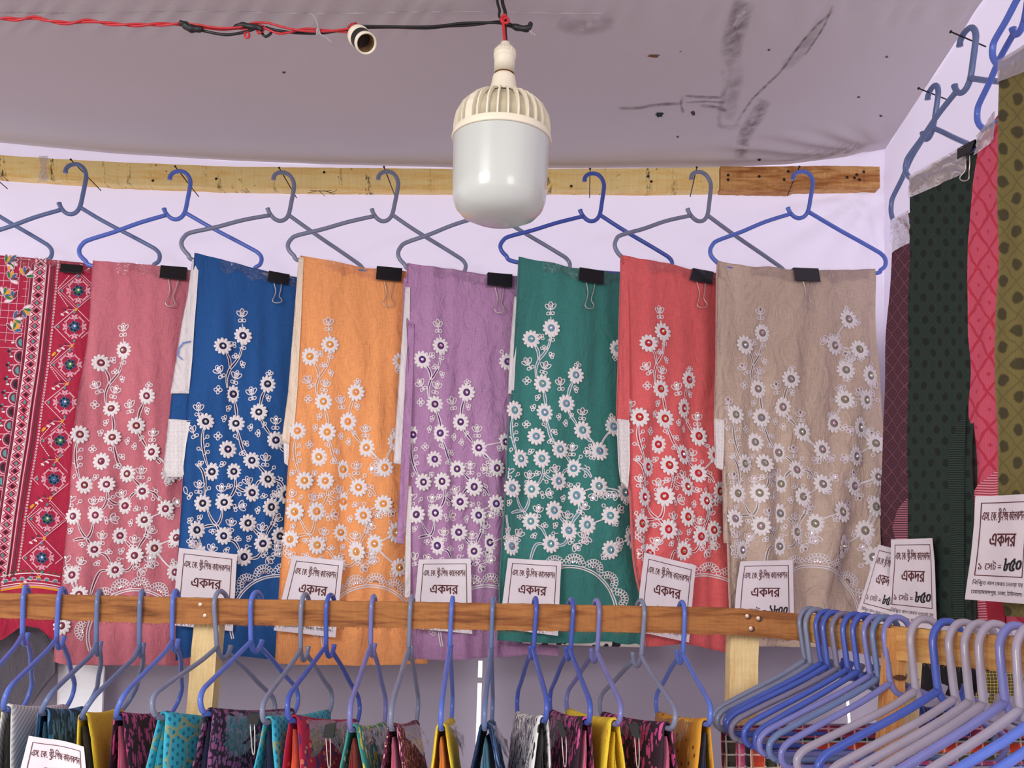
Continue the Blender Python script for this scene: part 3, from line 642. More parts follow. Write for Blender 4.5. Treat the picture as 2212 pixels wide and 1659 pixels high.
def embroider(cl, root, key, centre_mat, bottom=None, R=14.6, dense=1.0, arc=None, clip=None):
    me = flower_mesh('embroidered_flower', [m_white, centre_mat]); M0 = frame_of(cl.n)
    inside = (lambda x, y, mg=3: interp(cl.left, y)+mg < x < interp(cl.right, y)-mg and interp(cl.topy, x) < y < interp(cl.boty, x)-4)
    for i, (x, y) in enumerate(FL[key]):
        if not inside(x, y, 8): continue
        o = bpy.data.objects.new('embroidered_flower', me); COL.objects.link(o); o.parent = root
        p = cl.pt(x, y, .0012); ln = (cl.pt(x+R*.7, y)-cl.pt(x-R*.7, y)).cross(cl.pt(x, y-R*.7)-cl.pt(x, y+R*.7)).normalized(); M1 = frame_of(ln if ln.dot(cl.n) > 0 else -ln); sc = (cl.pt(x+R, y)-cl.pt(x-R, y)).length/2/1.02
        o.matrix_local = Matrix.Translation(p-root.location) @ M1 @ Matrix.Rotation(random.uniform(0, .5), 4, 'Z') @ Matrix.Diagonal((sc*random.uniform(.95, 1.03), sc*random.uniform(1.0, 1.1), .022, 1))
        b = bpy.data.objects.new('bead', BEAD); COL.objects.link(b); b.parent = o; b.rotation_euler = (random.uniform(-.12, .12), random.uniform(-.12, .12), random.uniform(0, 3))
    wf = make_warp(FL[key]); m = MB(); T = 2.1
    def W(pts): return [wf(*q) for q in pts]
    def put(pts, w_=T, closed=False, mi=0):
        q = W(pts)
        if all(inside(x, y, 1) for x, y in q): ribbon(m, cl, q, w_, closed, mi=mi)
    for st in STEMS:
        sp = [(v.x, v.y) for v in smooth_path([Vector((a, b, 0)) for a, b in st], 3)]
        N = len(sp); wd = [1.0+1.7*math.sin(math.pi*i/(N-1)) for i in range(N)]
        for sgn in (-1, 1):
            q = []
            for i, (x, y) in enumerate(sp):
                a = sp[max(i-1, 0)]; b = sp[min(i+1, N-1)]; tx, ty = b[0]-a[0], b[1]-a[1]; L = math.hypot(tx, ty) or 1
                q.append((x-ty/L*wd[i]*sgn, y+tx/L*wd[i]*sgn))
            put(q, 1.9)
        q = W(sp)
        if all(inside(x, y, 1) for x, y in q): ribbon(m, cl, q, 2.4, off=.0004, hgt=.0002, mi=1)
    def fleur(x, y, a, s=1.0, P_=put):
        y0_ = y; x, y = x-rot(0, -7, a)[0], y-rot(0, -7, a)[1]
        P_([(x, y), (x+rot(0, -12*s, a)[0], y+rot(0, -12*s, a)[1])])
        for da, L, Wd in ((0, 15, 8), (.78, 14, 7), (-.78, 14, 7)):
            c = rot(0, -12*s, a); P_(loop(x+c[0], y+c[1], L*s, Wd*s, a+da), T, True)
        for sg in (-1, 1):
            c = rot(sg*1.0, -4.5*s, a); P_(loop(x+c[0], y+c[1], 6.5*s, 6*s, a+sg*1.75, 8), T, True)
        c = rot(0, -21*s, a); q = wf(x+c[0], y+c[1]) if P_ is put else (x+c[0], y+c[1])
        if inside(*q, 2): poly(m, cl, [(q[0]+2*math.cos(k), q[1]+2.4*math.sin(k)) for k in (0, 1.05, 2.1, 3.14, 4.2, 5.2)], .0022, 2)
    def tref(x, y, a, P_=put):
        P_([(x, y), (x+rot(0, -5, a)[0], y+rot(0, -5, a)[1])])
        for da in (0, 1.35, -1.35):
            c = rot(0, -4, a); P_(loop(x+c[0], y+c[1], 8, 6, a+da, 8), T, True)
    def berr(x, y, a, P_=put):
        c = rot(0, -7, a); P_([(x, y), (x+c[0], y+c[1])]); P_(loop(x+c[0], y+c[1], 7.5, 7, a, 8), T, True)
    for x, y, a in FLEUR: fleur(x, y, a, 1.12)
    for x, y, a in TREF: tref(x, y, a)
    put([(523.5, 700), (525, 714)])
    for x, y in CLOV:
        for k in range(4): put(loop(x, y, 9, 7, k*math.pi/2+.1, 8), T, True)
    for x, y, a in BERR: berr(x, y, a)
    def raw(pts, w_=T, closed=False, mi=0):
        if all(inside(x, y, 1) for x, y in pts): ribbon(m, cl, pts, w_, closed, mi=mi)
    # sprigs between the remaining flowers
    fl = FL[key]; rs = random.Random(5)
    for i in range(23, len(fl)):
        x, y = fl[i]
        js = sorted(range(len(fl)), key=lambda j: (fl[j][0]-x)**2+(fl[j][1]-y)**2)[1:3]
        for j in js[:1]:
            X2, Y2 = fl[j]; mx, my = (x+X2)/2+rs.uniform(-9, 9), (y+Y2)/2; sp = [(v.x, v.y) for v in smooth_path([Vector((x, y, 0)), Vector((mx, my, 0)), Vector((X2, Y2, 0))], 4)]
            L = math.hypot(X2-x, Y2-y)
            if L > 75: continue
            for sg in (-1.4, 1.4): raw([(a+sg, b) for a, b in sp], 1.9)
        for q in range(3):
            a = rs.uniform(0, 6.28); bx, by = x+rot(0, -15, a)[0], y+rot(0, -15, a)[1]; tip = rot(0, -34, a)
            if min([math.hypot(x+tip[0]-c[0], y+tip[1]-c[1]) for c in fl]) < 20: continue
            rs.choice([fleur, tref, tref, berr])(bx, by, a, P_=raw)
    # neckline arc with scalloped lace
    if arc:
        cx, cy, r = arc
        for rr in (r, r+4.5):
            pts = [(cx+rr*math.sin(a/40)*1.0, cy-rr*math.cos(a/40)) for a in range(-75, 76, 2)]
            seg = []
            for q in pts:
                if inside(*q, 1): seg.append(q)
                else:
                    if len(seg) > 2: ribbon(m, cl, seg, 2.6)
                    seg = []
            if len(seg) > 2: ribbon(m, cl, seg, 2.6)
        for kf in range(-4, 5):
            a = kf*.385+.1; bx, by = cx+(r+8)*math.sin(a), cy-(r+8)*math.cos(a)
            for rr, nn, s in ((19, 9, 7.4), (11.5, 6, 6.5)):
                for q in range(nn):
                    t_ = a+(q-(nn-1)/2)*(2.5/(nn-1)) ; x, y = bx+rr*math.sin(t_), by-rr*math.cos(t_); raw(loop(x, y+s/2, s, s, 0, 8), 1.8, True)
            for t_ in (-.8, 0, .8):
                x, y = bx+5.5*math.sin(a+t_), by-5.5*math.cos(a+t_)
                if inside(x, y, 3): poly(m, cl, [(x+1.7*math.cos(k), y+2.2*math.sin(k)) for k in (0, 1.25, 2.5, 3.75, 5)], .0022, 2)
            x, y = cx+(r+10)*math.sin(a+.19), cy-(r+10)*math.cos(a+.19); raw(loop(x, y+4, 8, 8, 0, 8), 1.8, True)
        for a10 in []:
            a = a10*.104
            for rr, s in ((r+10, 8), (r+19, 7.5), (r+28, 7.5)):
                if rr == r+28 and a10 % 4 not in (1, 2): continue
                if rr == r+19 and a10 % 4 == 3: continue
                off_ = .0
                x, y = cx+rr*math.sin(a+off_), cy-rr*math.cos(a+off_); raw(loop(x, y+s/2, s, s, 0, 8), 1.9, True)
            if a10 % 2 == 0:
                x, y = cx+(r+14)*math.sin(a), cy-(r+14)*math.cos(a)
                if inside(x, y, 3): poly(m, cl, [(x+1.8*math.cos(t_), y+2*math.sin(t_)) for t_ in (0, 1.25, 2.5, 3.75, 5)], .0022, 2)
    e = m.build('vine_embroidery', [m_thread, centre_mat, m_gem], root); e['kind'] = 'stuff'
def film_strip(cl, root, x0, x1, h=34, seed=0):
    m = MB(); n = 26; vs = []; k = 6
    for i in range(n+1):
        x = lerp(x0, x1, i/n)
        for j in range(k+1):
            y = interp(cl.topy, x)-1.5+j/k*h*(.75+.5*noise.noise(Vector((i*.3, seed, 0)))); vs.append(cl.pt(x, y, .0028+.0028*noise.noise(Vector((i*.55, j*.7, seed+3.))))+Vector((0, 0, 0)))
    m.add(vs, [(i*(k+1)+j, i*(k+1)+j+1, (i+1)*(k+1)+j+1, (i+1)*(k+1)+j) for i in range(n) for j in range(k)]); return m.build('plastic_cover', m_film, root)
m_lin = fabric('white_lining', (225, 218, 220), .04); m_cream = fabric('cream_lining', (232, 212, 190), .05)
def lace_mat():
    t = NT('white_lace'); uv = t.uv(); v = t.N('ShaderNodeTexVoronoi', {'Vector': uv, 'Scale': 34.0, 'Randomness': .25}).outputs['Distance']
    col = t.mix(t.step(v, .3, .2), lin((240, 234, 234)), lin((196, 186, 190))); t.bump(v, .6, .002); return t.fin(col, .9)
m_lace = lace_mat()
CL = [ # key, plane index, label, colour, centre colour, top line, left, right, bottom, arc, seed
 ('pink', 2, 'dusty pink embroidered cloth hanging between the crimson print and the royal blue cloth', (196, 108, 122), (128, 40, 62), [(200, 561), (340, 573), (470, 592)], [(560, 200), (700, 192), (850, 172), (1050, 150), (1250, 135), (1340, 126), (1437, 112)], [(560, 462), (1437, 432)], [(110, 1430), (150, 1437), (420, 1438)], (292, 1376, 100)),
 ('blue', 3, 'royal blue embroidered cloth hanging right of the dusty pink one', (18, 78, 142), (10, 22, 70), [(418, 545), (480, 558), (540, 575), (640, 597), (700, 605)], [(545, 420), (640, 414), (800, 408), (950, 400), (1100, 391), (1200, 384), (1340, 380), (1425, 379)], [(545, 700), (1425, 694)], [(378, 1428), (440, 1412), (500, 1416), (600, 1425), (700, 1425)], (602, 1348, 102)),
 ('orange', 4, 'light orange embroidered cloth hanging left of the big bulb', (240, 160, 100), (236, 150, 60), [(648, 550), (740, 566), (790, 577), (870, 583), (930, 590)], [(550, 649), (750, 640), (950, 626), (1150, 612), (1250, 604), (1430, 594)], [(550, 912), (900, 905), (1430, 924)], [(590, 1433), (650, 1437), (800, 1438), (925, 1433)], (800, 1370, 102)),
 ('purple', 5, 'purple embroidered cloth hanging below the big bulb', (178, 132, 174), (86, 34, 110), [(880, 566), (960, 577), (1050, 592), (1115, 596), (1170, 604)], [(566, 880), (700, 878), (900, 884), (1200, 885), (1330, 884), (1420, 893)], [(566, 1150), (1000, 1140), (1350, 1180), (1420, 1200)], [(885, 1424), (960, 1426), (1075, 1420), (1205, 1410)], (1050, 1366, 98)),
 ('green', 6, 'dark teal green embroidered cloth hanging right of the purple one', (52, 122, 116), (96, 152, 170), [(1120, 554), (1180, 564), (1240, 578), (1340, 588), (1400, 596)], [(554, 1121), (700, 1113), (850, 1105), (1000, 1095), (1150, 1085), (1250, 1080), (1385, 1077)], [(554, 1380), (1390, 1385)], [(1075, 1384), (1200, 1390), (1300, 1390), (1390, 1394)], (1228, 1328, 102)),
 ('red', 7, 'coral red embroidered cloth hanging left of the beige one', (222, 98, 100), (196, 30, 36), [(1343, 549), (1400, 560), (1450, 568), (1490, 580), (1555, 588), (1620, 596)], [(549, 1344), (700, 1350), (900, 1356), (1100, 1366), (1250, 1375), (1350, 1388), (1400, 1404)], [(549, 1610), (1410, 1600)], [(1385, 1392), (1405, 1398), (1480, 1390), (1580, 1412), (1620, 1412)], (1520, 1342, 98)),
 ('beige', 8, 'wide beige embroidered cloth hanging at the right end of the back row', (200, 176, 160), (140, 128, 118), [(1552, 561), (1635, 576), (1660, 574), (1700, 581), (1800, 582), (1893, 579)], [(561, 1552), (750, 1549), (900, 1560), (1050, 1568), (1200, 1572), (1400, 1582)], [(561, 1893), (750, 1896), (860, 1905), (950, 1909), (1080, 1903), (1200, 1898), (1400, 1892)], [(1580, 1396), (1900, 1400)], (1752, 1330, 105))]
CLO = {}
for idx, (key, pi, lab, colr, cc, top_, lf, rt, bt, arc) in enumerate(CL):
    a, n_ = planes[pi]; n_ = n_ if n_.y < 0 else -n_
    p0 = a + n_*.010
    cl = Cloth(p0, n_, lf, rt, top_, bt, seed=idx+1, foldf={'beige': 34, 'purple': 22}.get(key, 28), fold={'beige': .0105, 'purple': .009, 'red': .0105}.get(key, .008))
    CLO[key] = cl
    root = empty('embroidered_cloth', cl.pt(*((lf[0][1]+rt[0][1])/2, interp(top_, (lf[0][1]+rt[0][1])/2))), lab, 'cloth', 'embroidered cloths on the back beam')
    fm = fabric(key+'_cotton', colr, .1 if key != 'blue' else .06, wrinkle={'purple': .9, 'beige': .9, 'blue': .3}.get(key, .5))
    m = MB(); cl.grid(m); m.build('cloth_panel', fm, root)
    cm = plain(key+'_flower_centre', cc, .8)
    embroider(cl, root, key, cm, arc=arc, R={'red': 17.6, 'beige': 18.6, 'green': 18.8, 'purple': 18.6}.get(key, 19.6))
    film_strip(cl, root, lerp(lf[0][1], rt[0][1], .2), rt[0][1]-14, 34, idx)
    cl.root = root; cl.mat = fm
def subpanel(cl, name, pts_l, pts_r, mat, off=-.004, thick=.004, fold=.002, label=None, seed=9):
    c = Cloth(cl.p0, cl.n, [(y, x) for x, y in pts_l], [(y, x) for x, y in pts_r], [(pts_l[0][0], pts_l[0][1]), (pts_r[0][0]+.01, pts_r[0][1])], [(pts_l[-1][0], pts_l[-1][1]), (pts_r[-1][0]+.01, pts_r[-1][1])], fold, seed, thick, 8, 40, 8.0)
    m = MB(); c.grid(m, off); o = m.build(name, mat, cl.root)
    if label: o['label'] = label
    return c
b = CLO['blue']; subpanel(b, 'lining', [(415, 560), (405, 640), (392, 700), (380, 780), (368, 850)], [(430, 560), (425, 640), (420, 700), (415, 780), (408, 850)], m_lin, .002, label='white printed lining')
subpanel(b, 'under_layer', [(372, 840), (364, 915)], [(420, 840), (415, 915)], b.mat, -.004)
subpanel(b, 'lace_trim', [(364, 905), (358, 960), (352, 1015), (360, 1030)], [(412, 908), (402, 960), (396, 1010), (398, 1030)], m_lace, .001, label='white lace border')
m = MB(); 
for q in ([(412, 738), (396, 742), (384, 756)], [(386, 756), (384, 768), (393, 778)]): ribbon(m, b, q, 3.2, off=.004)
m.build('printed_twig', plain('pale_blue_print', (110, 140, 205), .8), b.root)
b = CLO['orange']; subpanel(b, 'lining', [(645, 556), (634, 700), (622, 850), (608, 952)], [(656, 556), (650, 700), (642, 850), (632, 965)], m_cream, .002, label='cream printed lining')
subpanel(b, 'lace_trim', [(612, 955), (614, 1000)], [(630, 958), (630, 1012)], m_lace, 0)
b = CLO['purple']
subpanel(b, 'under_layer', [(872, 600), (868, 750), (862, 900)], [(885, 600), (884, 750), (884, 900)], b.mat, -.002)
subpanel(b, 'lining', [(876, 620), (866, 760), (856, 900), (850, 1000)], [(886, 620), (884, 760), (880, 900), (876, 1005)], m_lin, .001, label='white lining')
subpanel(b, 'under_layer', [(882, 700), (874, 850), (866, 1000), (856, 1172)], [(894, 700), (890, 850), (884, 1000), (872, 1175)], b.mat, .006, label='rolled purple side edge')
subpanel(b, 'lining', [(882, 1050), (876, 1150), (874, 1290)], [(889, 1050), (887, 1150), (886, 1290)], m_lin, .002)
b = CLO['green']; subpanel(b, 'lining', [(1112, 640), (1103, 740), (1098, 850)], [(1124, 640), (1116, 740), (1110, 850)], m_lin, -.001)
b = CLO['red']; subpanel(b, 'under_layer', [(1342, 560), (1337, 700), (1332, 910)], [(1356, 560), (1358, 700), (1360, 910)], b.mat, .001, label='folded coral side layer')
subpanel(b, 'lace_trim', [(1332, 905), (1335, 1000), (1340, 1040)], [(1358, 908), (1359, 1000), (1355, 1056)], m_lace, .004, label='white lace border')
b = CLO['beige']; subpanel(b, 'under_layer', [(1551, 600), (1546, 750), (1543, 910)], [(1566, 600), (1566, 750), (1564, 910)], b.mat, .002, label='folded beige side layer')
subpanel(b, 'lace_trim', [(1542, 905), (1544, 960), (1546, 1010)], [(1563, 907), (1563, 960), (1560, 1016)], m_lace, .004, label='white lace border')
subpanel(b, 'under_layer', [(1562, 1000), (1564, 1172)], [(1572, 1000), (1576, 1175)], b.mat, .001)
# purple roll that shows under the green cloth, and the dark printed hem under it
pc = CLO['purple']; c2 = Cloth(pc.p0, pc.n, [(1385, 1080), (1425, 1080)], [(1385, 1206), (1425, 1206)], [(1080, 1388), (1206, 1396)], [(1080, 1421), (1150, 1412), (1206, 1418)], .003, 4, .014, 12, 12, 10.0)
m = MB(); c2.grid(m, .004); m.build('rolled_hem', pc.mat, pc.root)
gc = CLO['green']; c2 = Cloth(gc.p0, gc.n, [(1380, 1130), (1405, 1130)], [(1380, 1394), (1405, 1394)], [(1130, 1384), (1394, 1388)], [(1130, 1391), (1394, 1400)], .002, 4, .006, 20, 5, 10.0)
m = MB(); c2.grid(m, -.008); m.build('under_layer', motif('black_white_hem', (214, 206, 200), (24, 24, 28), sc=5.0), gc.root)['label'] = 'white layer with black print'
# ------------------------------------------------------------------ crimson printed cloth
a, n_ = planes[1]; n_ = n_ if n_.y < 0 else -n_
cr = Cloth(a+n_*.01, n_, [(548, -170), (1400, -200)], [(548, 262), (900, 220), (1400, 190)], [(-170, 540), (0, 550), (200, 568), (262, 574)], [(-200, 1400), (0, 1384), (45, 1352), (80, 1356), (110, 1380), (140, 1408), (190, 1415)], .003, 2, .012, 60, 90, 30)
rootc = empty('printed_cloth', cr.pt(60, 555), 'crimson printed cloth with teal flower medallions at the far left of the back row', 'cloth')
m = MB(); cr.grid(m); m.build('cloth_panel', fabric('crimson_cotton', (172, 24, 62), .06), rootc)
cen = [(545, 176), (628, 169), (706, 161), (788, 151.5), (869, 140), (952, 129.5), (1035, 116), (1121, 102.5), (1205, 91), (1300, 77)]
m_pk = plain('pink_print', (226, 168, 184), .85); m_wh = plain('white_print', (238, 218, 222), .85); m_te = plain('teal_print', (84, 148, 150), .85); m_nv = plain('dark_print', (38, 18, 38), .85)
m_bl = plain('blue_print', (52, 104, 146), .85); m_gn = plain('green_print', (50, 120, 70), .85); m_ye = plain('yellow_print', (228, 160, 40), .85); m_mr = plain('maroon_print', (112, 40, 62), .85)
PK, WH, TE, NV, BLU, GN, YE, MR = range(8); pm = MB()
def cxy(dx, y): return (interp(cen, y)+dx, y)
def L_(pts, w_, mi, closed=False):
    if min(q[0] for q in pts) < -40: return
    ribbon(pm, cr, pts, w_, closed, off=.0006+.00008*mi, hgt=.0001, mi=mi)
def dot(x, y, rx, ry, mi, off=.0014, n=8, a0=0):
    if x < -40: return
    poly(pm, cr, [(x+rot(rx*math.cos(2*math.pi*k/n), ry*math.sin(2*math.pi*k/n), a0)[0], y+rot(rx*math.cos(2*math.pi*k/n), ry*math.sin(2*math.pi*k/n), a0)[1]) for k in range(n)][::-1], off, mi)
med = [628, 706, 788, 869, 952, 1035, 1121, 1205]
for k, y in enumerate(med, 1):
    hh = 40
    D = [cxy(0, y-hh), cxy(44, y), cxy(0, y+hh), cxy(-44, y)]
    for sc_ in ((1, 2.4), (.86, 1.3)) if k % 2 else ((1, 2.8),):
        L_([(interp(cen, y)+(q[0]-interp(cen, y))*sc_[0], y+(q[1]-y)*sc_[0]) for q in D], sc_[1], PK, True)
    cx = interp(cen, y)
    for q in range(4):   # scrolls
        a0 = q*math.pi/2
        for sg in (-1, 1):
            pts = [(cx+rot(sg*2, -16, a0)[0], y+rot(sg*2, -16, a0)[1])]+[(cx+rot(sg*(6+4.2*math.sin(t_)), -22+4.2*math.cos(t_), a0)[0], y+rot(sg*(6+4.2*math.sin(t_)), -22+4.2*math.cos(t_), a0)[1]) for t_ in (3.1, 3.9, 4.7, 5.5, 6.3, 7.1, 7.9)]+[(cx+rot(sg*19, -11, a0)[0], y+rot(sg*19, -11, a0)[1])]
            L_(pts, 2.3, PK)
        L_([(cx+rot(0, -13, a0)[0], y+rot(0, -13, a0)[1]), (cx+rot(0, -24, a0)[0], y+rot(0, -24, a0)[1])], 1.5, PK)
    for q in range(6):
        a1 = q*math.pi/3+.3; dot(cx+8*math.cos(a1), y+8*math.sin(a1), 5, 5, BLU, .0015); dot(cx+8*math.cos(a1), y+8*math.sin(a1), 3.4, 3.4, NV, .0018)
    dot(cx, y, 6.5, 6.5, GN if k % 2 else BLU, .0022, 10); dot(cx+1, y-1, 2.6, 2.6, WH, .0025, 6)
    for q in ((-35, 0), (0, -31), (0, 31)): dot(cx+q[0]*1.0, y+q[1], 3.2, 4.2, TE, .0016, 4)
    dot(*cxy(0, y+41.5), 4, 4, YE, .0022, 4)
    for sg in (1, -1):
        bx, by = cxy(-2, y+41.5); L_([(bx, by), (bx-16, by-1), (bx-26, by+6*sg), (bx-32, by+12*sg)], 1.4, PK)
        for q, (dx, dy) in enumerate(((-12, -5), (-18, 5*sg), (-24, -1), (-28, 10*sg))): dot(bx+dx, by+dy, 5, 2.2, WH if q % 2 else MR, .0018, 6, .5*sg)
        if (k+(sg > 0)) % 2: dot(bx-38, by+17*sg, 6.5, 3.2, YE, .002, 6, -.8*sg)
        break
    if k % 2:
        for q in range(7): dot(cx-44+q*3.6+2, y-6-q*4.2, 2.6, 1, WH, .0016, 5, -.8); dot(cx-44+q*3+2, y+6+q*4.4, 2.6, 1, WH, .0016, 5, .9)
def bandx(y, base): return base-(169-interp([(540, 177)]+cen[1:], y))
for base, w_, mi in ((66, 3, MR), (70.5, 1.4, WH), (63, 1.2, PK), (95.5, 1.4, WH), (99, 1.6, NV), (103, 2.2, PK), (108, 2, MR), (112, 4, MR)):
    L_([(bandx(y, base), y) for y in range(572, 1255, 15)], w_, mi)
y = 556
while y < 1250:
    L_([(bandx(y, 72), y), (bandx(y+16, 94), y+16)], 1.8, PK); L_([(bandx(y, 94), y), (bandx(y+16, 72), y+16)], 1.8, PK)
    dot(bandx(y+16, 83), y+16.5, 4, 5, TE if int(y/16) % 2 else NV, .0014, 4)
    for e, sg in ((71.5, 1), (94.5, -1)):
        poly(pm, cr, [(bandx(y+3, e), y+3), (bandx(y+8, e+6*sg), y+8), (bandx(y+13, e), y+13)][::-sg], .0015, WH)
    y += 16.5
y = 566
while y < 1235: dot(bandx(y, 121), y, 2.5, 2.3, WH, .0014, 7); dot(bandx(y, 121), y, 1.2, 1.1, MR, .0018, 5); y += 6.4
y = 560
while y < 760:   # open grid on the left
    L_([(-40, y-4), (bandx(y, 60), y+1)], 1.2, PK); y += 16
for x in range(-36, 64, 17): L_([(bandx(t_, x+8), t_) for t_ in range(560, 745, 20)], 1.1, PK)
for k, (x, y, a) in enumerate(((20, 565, 2.0), (8, 640, .3), (30, 648, -.7), (22, 605, .9), (55, 597, .5), (30, 690, 1.5), (28, 715, .4), (50, 668, 2.3), (14, 570, 1.1))):
    for q in range(5):
        c = rot(0, -11, a+(q-2)*.55); mi = [PK, BLU, WH, MR, PK][(q+k) % 5]; dot(x+c[0], y+c[1], 4.8, 11, PK, .0018, 8, a+(q-2)*.55); dot(x+c[0], y+c[1], 3.3, 8.5, [BLU, MR, WH, GN, YE][(q+k) % 5], .0022, 8, a+(q-2)*.55)
y = 740; k = 0
while y < 1230:
    x = bandx(y, 60)
    for r, mi, of in ((15, PK, .0014), (12.5, MR, .0016), (8, TE if k % 2 == 0 else NV, .0018)):
        poly(pm, cr, [(x-r*math.sin(math.pi*q/8), y-r*math.cos(math.pi*q/8)) for q in range(9)], of, mi)
    dot(x-26, y+14, 2.5, 2.5, TE); dot(x-30, y+18, 3, 3, NV); dot(x-26, y+24, 2.5, 2.5, TE); dot(x-20, y, 4, 2.2, WH)
    L_([(x, y+18), (x-14, y+18), (x-24, y+18)], 2, PK); y += 30; k += 1
for r, w_, mi in ((0, 2.4, WH), (14, 2.2, PK), (21, 2, WH), (30, 4, YE), (26, 3, PK)):
    L_([(x, 1252+r-14*math.cos((x-65)/58)) for x in range(2, 136, 8)], w_, mi)
for x in range(12, 134, 18): dot(x, 1263-14*math.cos((x-65)/58), 6, 4.5, PK); dot(x, 1264-14*math.cos((x-65)/58), 4.6, 3.4, TE, .0018)
for x in range(10, 134, 12): dot(x, 1247-14*math.cos((x-65)/58), 2.4, 2.4, [YE, GN, BLU][x % 3], .0018, 5)
pm.build('printed_pattern', [m_pk, m_wh, m_te, m_nv, m_bl, m_gn, m_ye, m_mr], rootc)['kind'] = 'stuff'
film_strip(cr, rootc, 20, 195, 30, 9)
# ------------------------------------------------------------------ right wall cloths and their hangers
def vplane(pa, ya, pb, yb):
    a = P(pa[0], pa[1], ya); b = P(pb[0], pb[1], yb); d = b-a; n = Vector((d.y, -d.x, 0)).normalized()
    return a, (n if n.dot(CAM-a) > 0 else -n)
m_maroon = diamonds('maroon_weave', (84, 46, 60), (128, 78, 94), (120, 70, 86), 3.6, 2.7, .09)
m_dgreen = diamonds('dark_green_weave', (38, 56, 46), (28, 42, 36), (20, 26, 25), 3.1, 2.1, .05, True)
m_rose = diamonds('rose_weave', (226, 92, 118), (204, 48, 72), (206, 52, 78), 2.1, 1.3, .09, False, False)
m_olive = diamonds('olive_weave', (124, 112, 62), (70, 62, 38), (58, 52, 34), 1.7, 1.4, .05, True)
WALLC = [
 ('maroon', (1928, 476), 1.62, (1975, 450), 1.54, [(474, 1930), (720, 1914), (900, 1908), (1200, 1898), (1350, 1892)], [(455, 2006), (1350, 1990)], [(1928, 476), (2010, 434)], [(1890, 1350), (2010, 1350)], m_maroon, 'maroon diamond-woven cloth hanging in the corner beside the beige cloth'),
 ('dgreen', (1965, 380), 1.44, (2110, 303), 1.25, [(378, 1966), (700, 1962), (1165, 1960), (1350, 1958)], [(300, 2116), (500, 2112), (1350, 2100)], [(1965, 380), (2116, 300)], [(1955, 1352), (2110, 1352)], m_dgreen, 'dark green leaf-woven cloth hanging on the right wall'),
 ('rose', (2117, 290), 1.20, (2160, 234), 1.13, [(288, 2118), (400, 2101), (520, 2091), (900, 2088), (1000, 2085), (1180, 2071), (1350, 2068)], [(234, 2200), (1350, 2215)], [(2117, 292), (2160, 236), (2200, 190)], [(2060, 1352), (2225, 1352)], m_rose, 'rose pink diamond-woven cloth hanging between the dark green and olive ones'),
 ('olive', (2158, 132), 1.06, (2212, 98), 1.0, [(130, 2159), (500, 2156), (900, 2151), (1075, 2155), (1300, 2165)], [(40, 2330), (1300, 2340)], [(2158, 134), (2212, 98), (2340, 15)], [(2150, 1330), (2340, 1340)], m_olive, 'olive and black woven cloth cut by the right edge of the picture')]
wpl = {}
for key, pa, ya, pb, yb, lf, rt, tp_, bt_, mat, lab in WALLC:
    p0, n_ = vplane(pa, ya, pb, yb); wpl[key] = (p0, n_)
    cl = Cloth(p0, n_, lf, rt, tp_, bt_, .003, len(key), .01, 30, 80, 22.0); CLO[key] = cl
    root = empty('woven_cloth', cl.pt(lf[0][1]+8, lf[0][0]+10), lab, 'cloth', 'woven cloths on the right wall'); cl.root = root; cl.mat = mat
    m = MB(); cl.grid(m); m.build('cloth_panel', mat, root)
def patch(cl, name, pts, mat, off=.003, label=None):
    m = MB(); c = (sum(p[0] for p in pts)/len(pts), sum(p[1] for p in pts)/len(pts)); P_ = [Vector((a, b, 0)) for a, b in pts]; vs = [c]+[(v.x, v.y) for v in P_]
    n = len(pts); A = [cl.pt(x, y, off) for x, y in vs]; B = [cl.pt(x, y, off-.002) for x, y in vs]; uv = [(x/100, -y/100) for x, y in vs]
    m.add(A+B, [(0, 1+k, 1+(k+1) % n) for k in range(n)]+[(1+k, n+2+k, n+2+(k+1) % n, 1+(k+1) % n) for k in range(n)], 0, uv+uv)
    o = m.build(name, mat, cl.root, smooth=False)
    if label: o['label'] = label
m_st_g = stripes('green_black_rib', (44, 66, 56), (16, 20, 20), 20); m_st_p = stripes('pink_red_rib', (238, 152, 168), (176, 50, 72), 18); m_st_m = stripes('maroon_rib', (190, 120, 136), (84, 44, 58), 20)
patch(CLO['dgreen'], 'ribbed_lining', [(2090, 880), (2070, 930), (2052, 985), (2050, 1040), (2060, 1110), (2056, 1180), (2058, 1260), (2066, 1345), (2085, 1345), (2086, 1100), (2090, 950)], m_st_g, .004, 'ribbed green and black lining')
patch(CLO['rose'], 'ribbed_lining', [(2158, 1015), (2120, 1048), (2098, 1078), (2118, 1108), (2136, 1126), (2112, 1170), (2096, 1220), (2087, 1290), (2094, 1346), (2138, 1346), (2132, 1280), (2138, 1200), (2160, 1120)], m_st_p, .004, 'pink and red ribbed lining')
patch(CLO['rose'], 'side_panel', [(2140, 1150), (2132, 1250), (2138, 1346), (2172, 1346), (2172, 1150)], stripes('red_rib', (196, 44, 66), (150, 28, 50), 24, .6), .003, 'dark red side panel')
patch(CLO['maroon'], 'ribbed_lining', [(1962, 1075), (1944, 1100), (1931, 1140), (1938, 1165), (1946, 1185), (1962, 1190)], m_st_m, .004, 'ribbed lining')
m_film3 = film('thin_plastic_film', (.95, .94, .96, 1), .2, .15, 32, .8)
m_tintf = film('milky_plastic_film', (.86, .84, .88, 1), 1.6, .3, 26, .6)
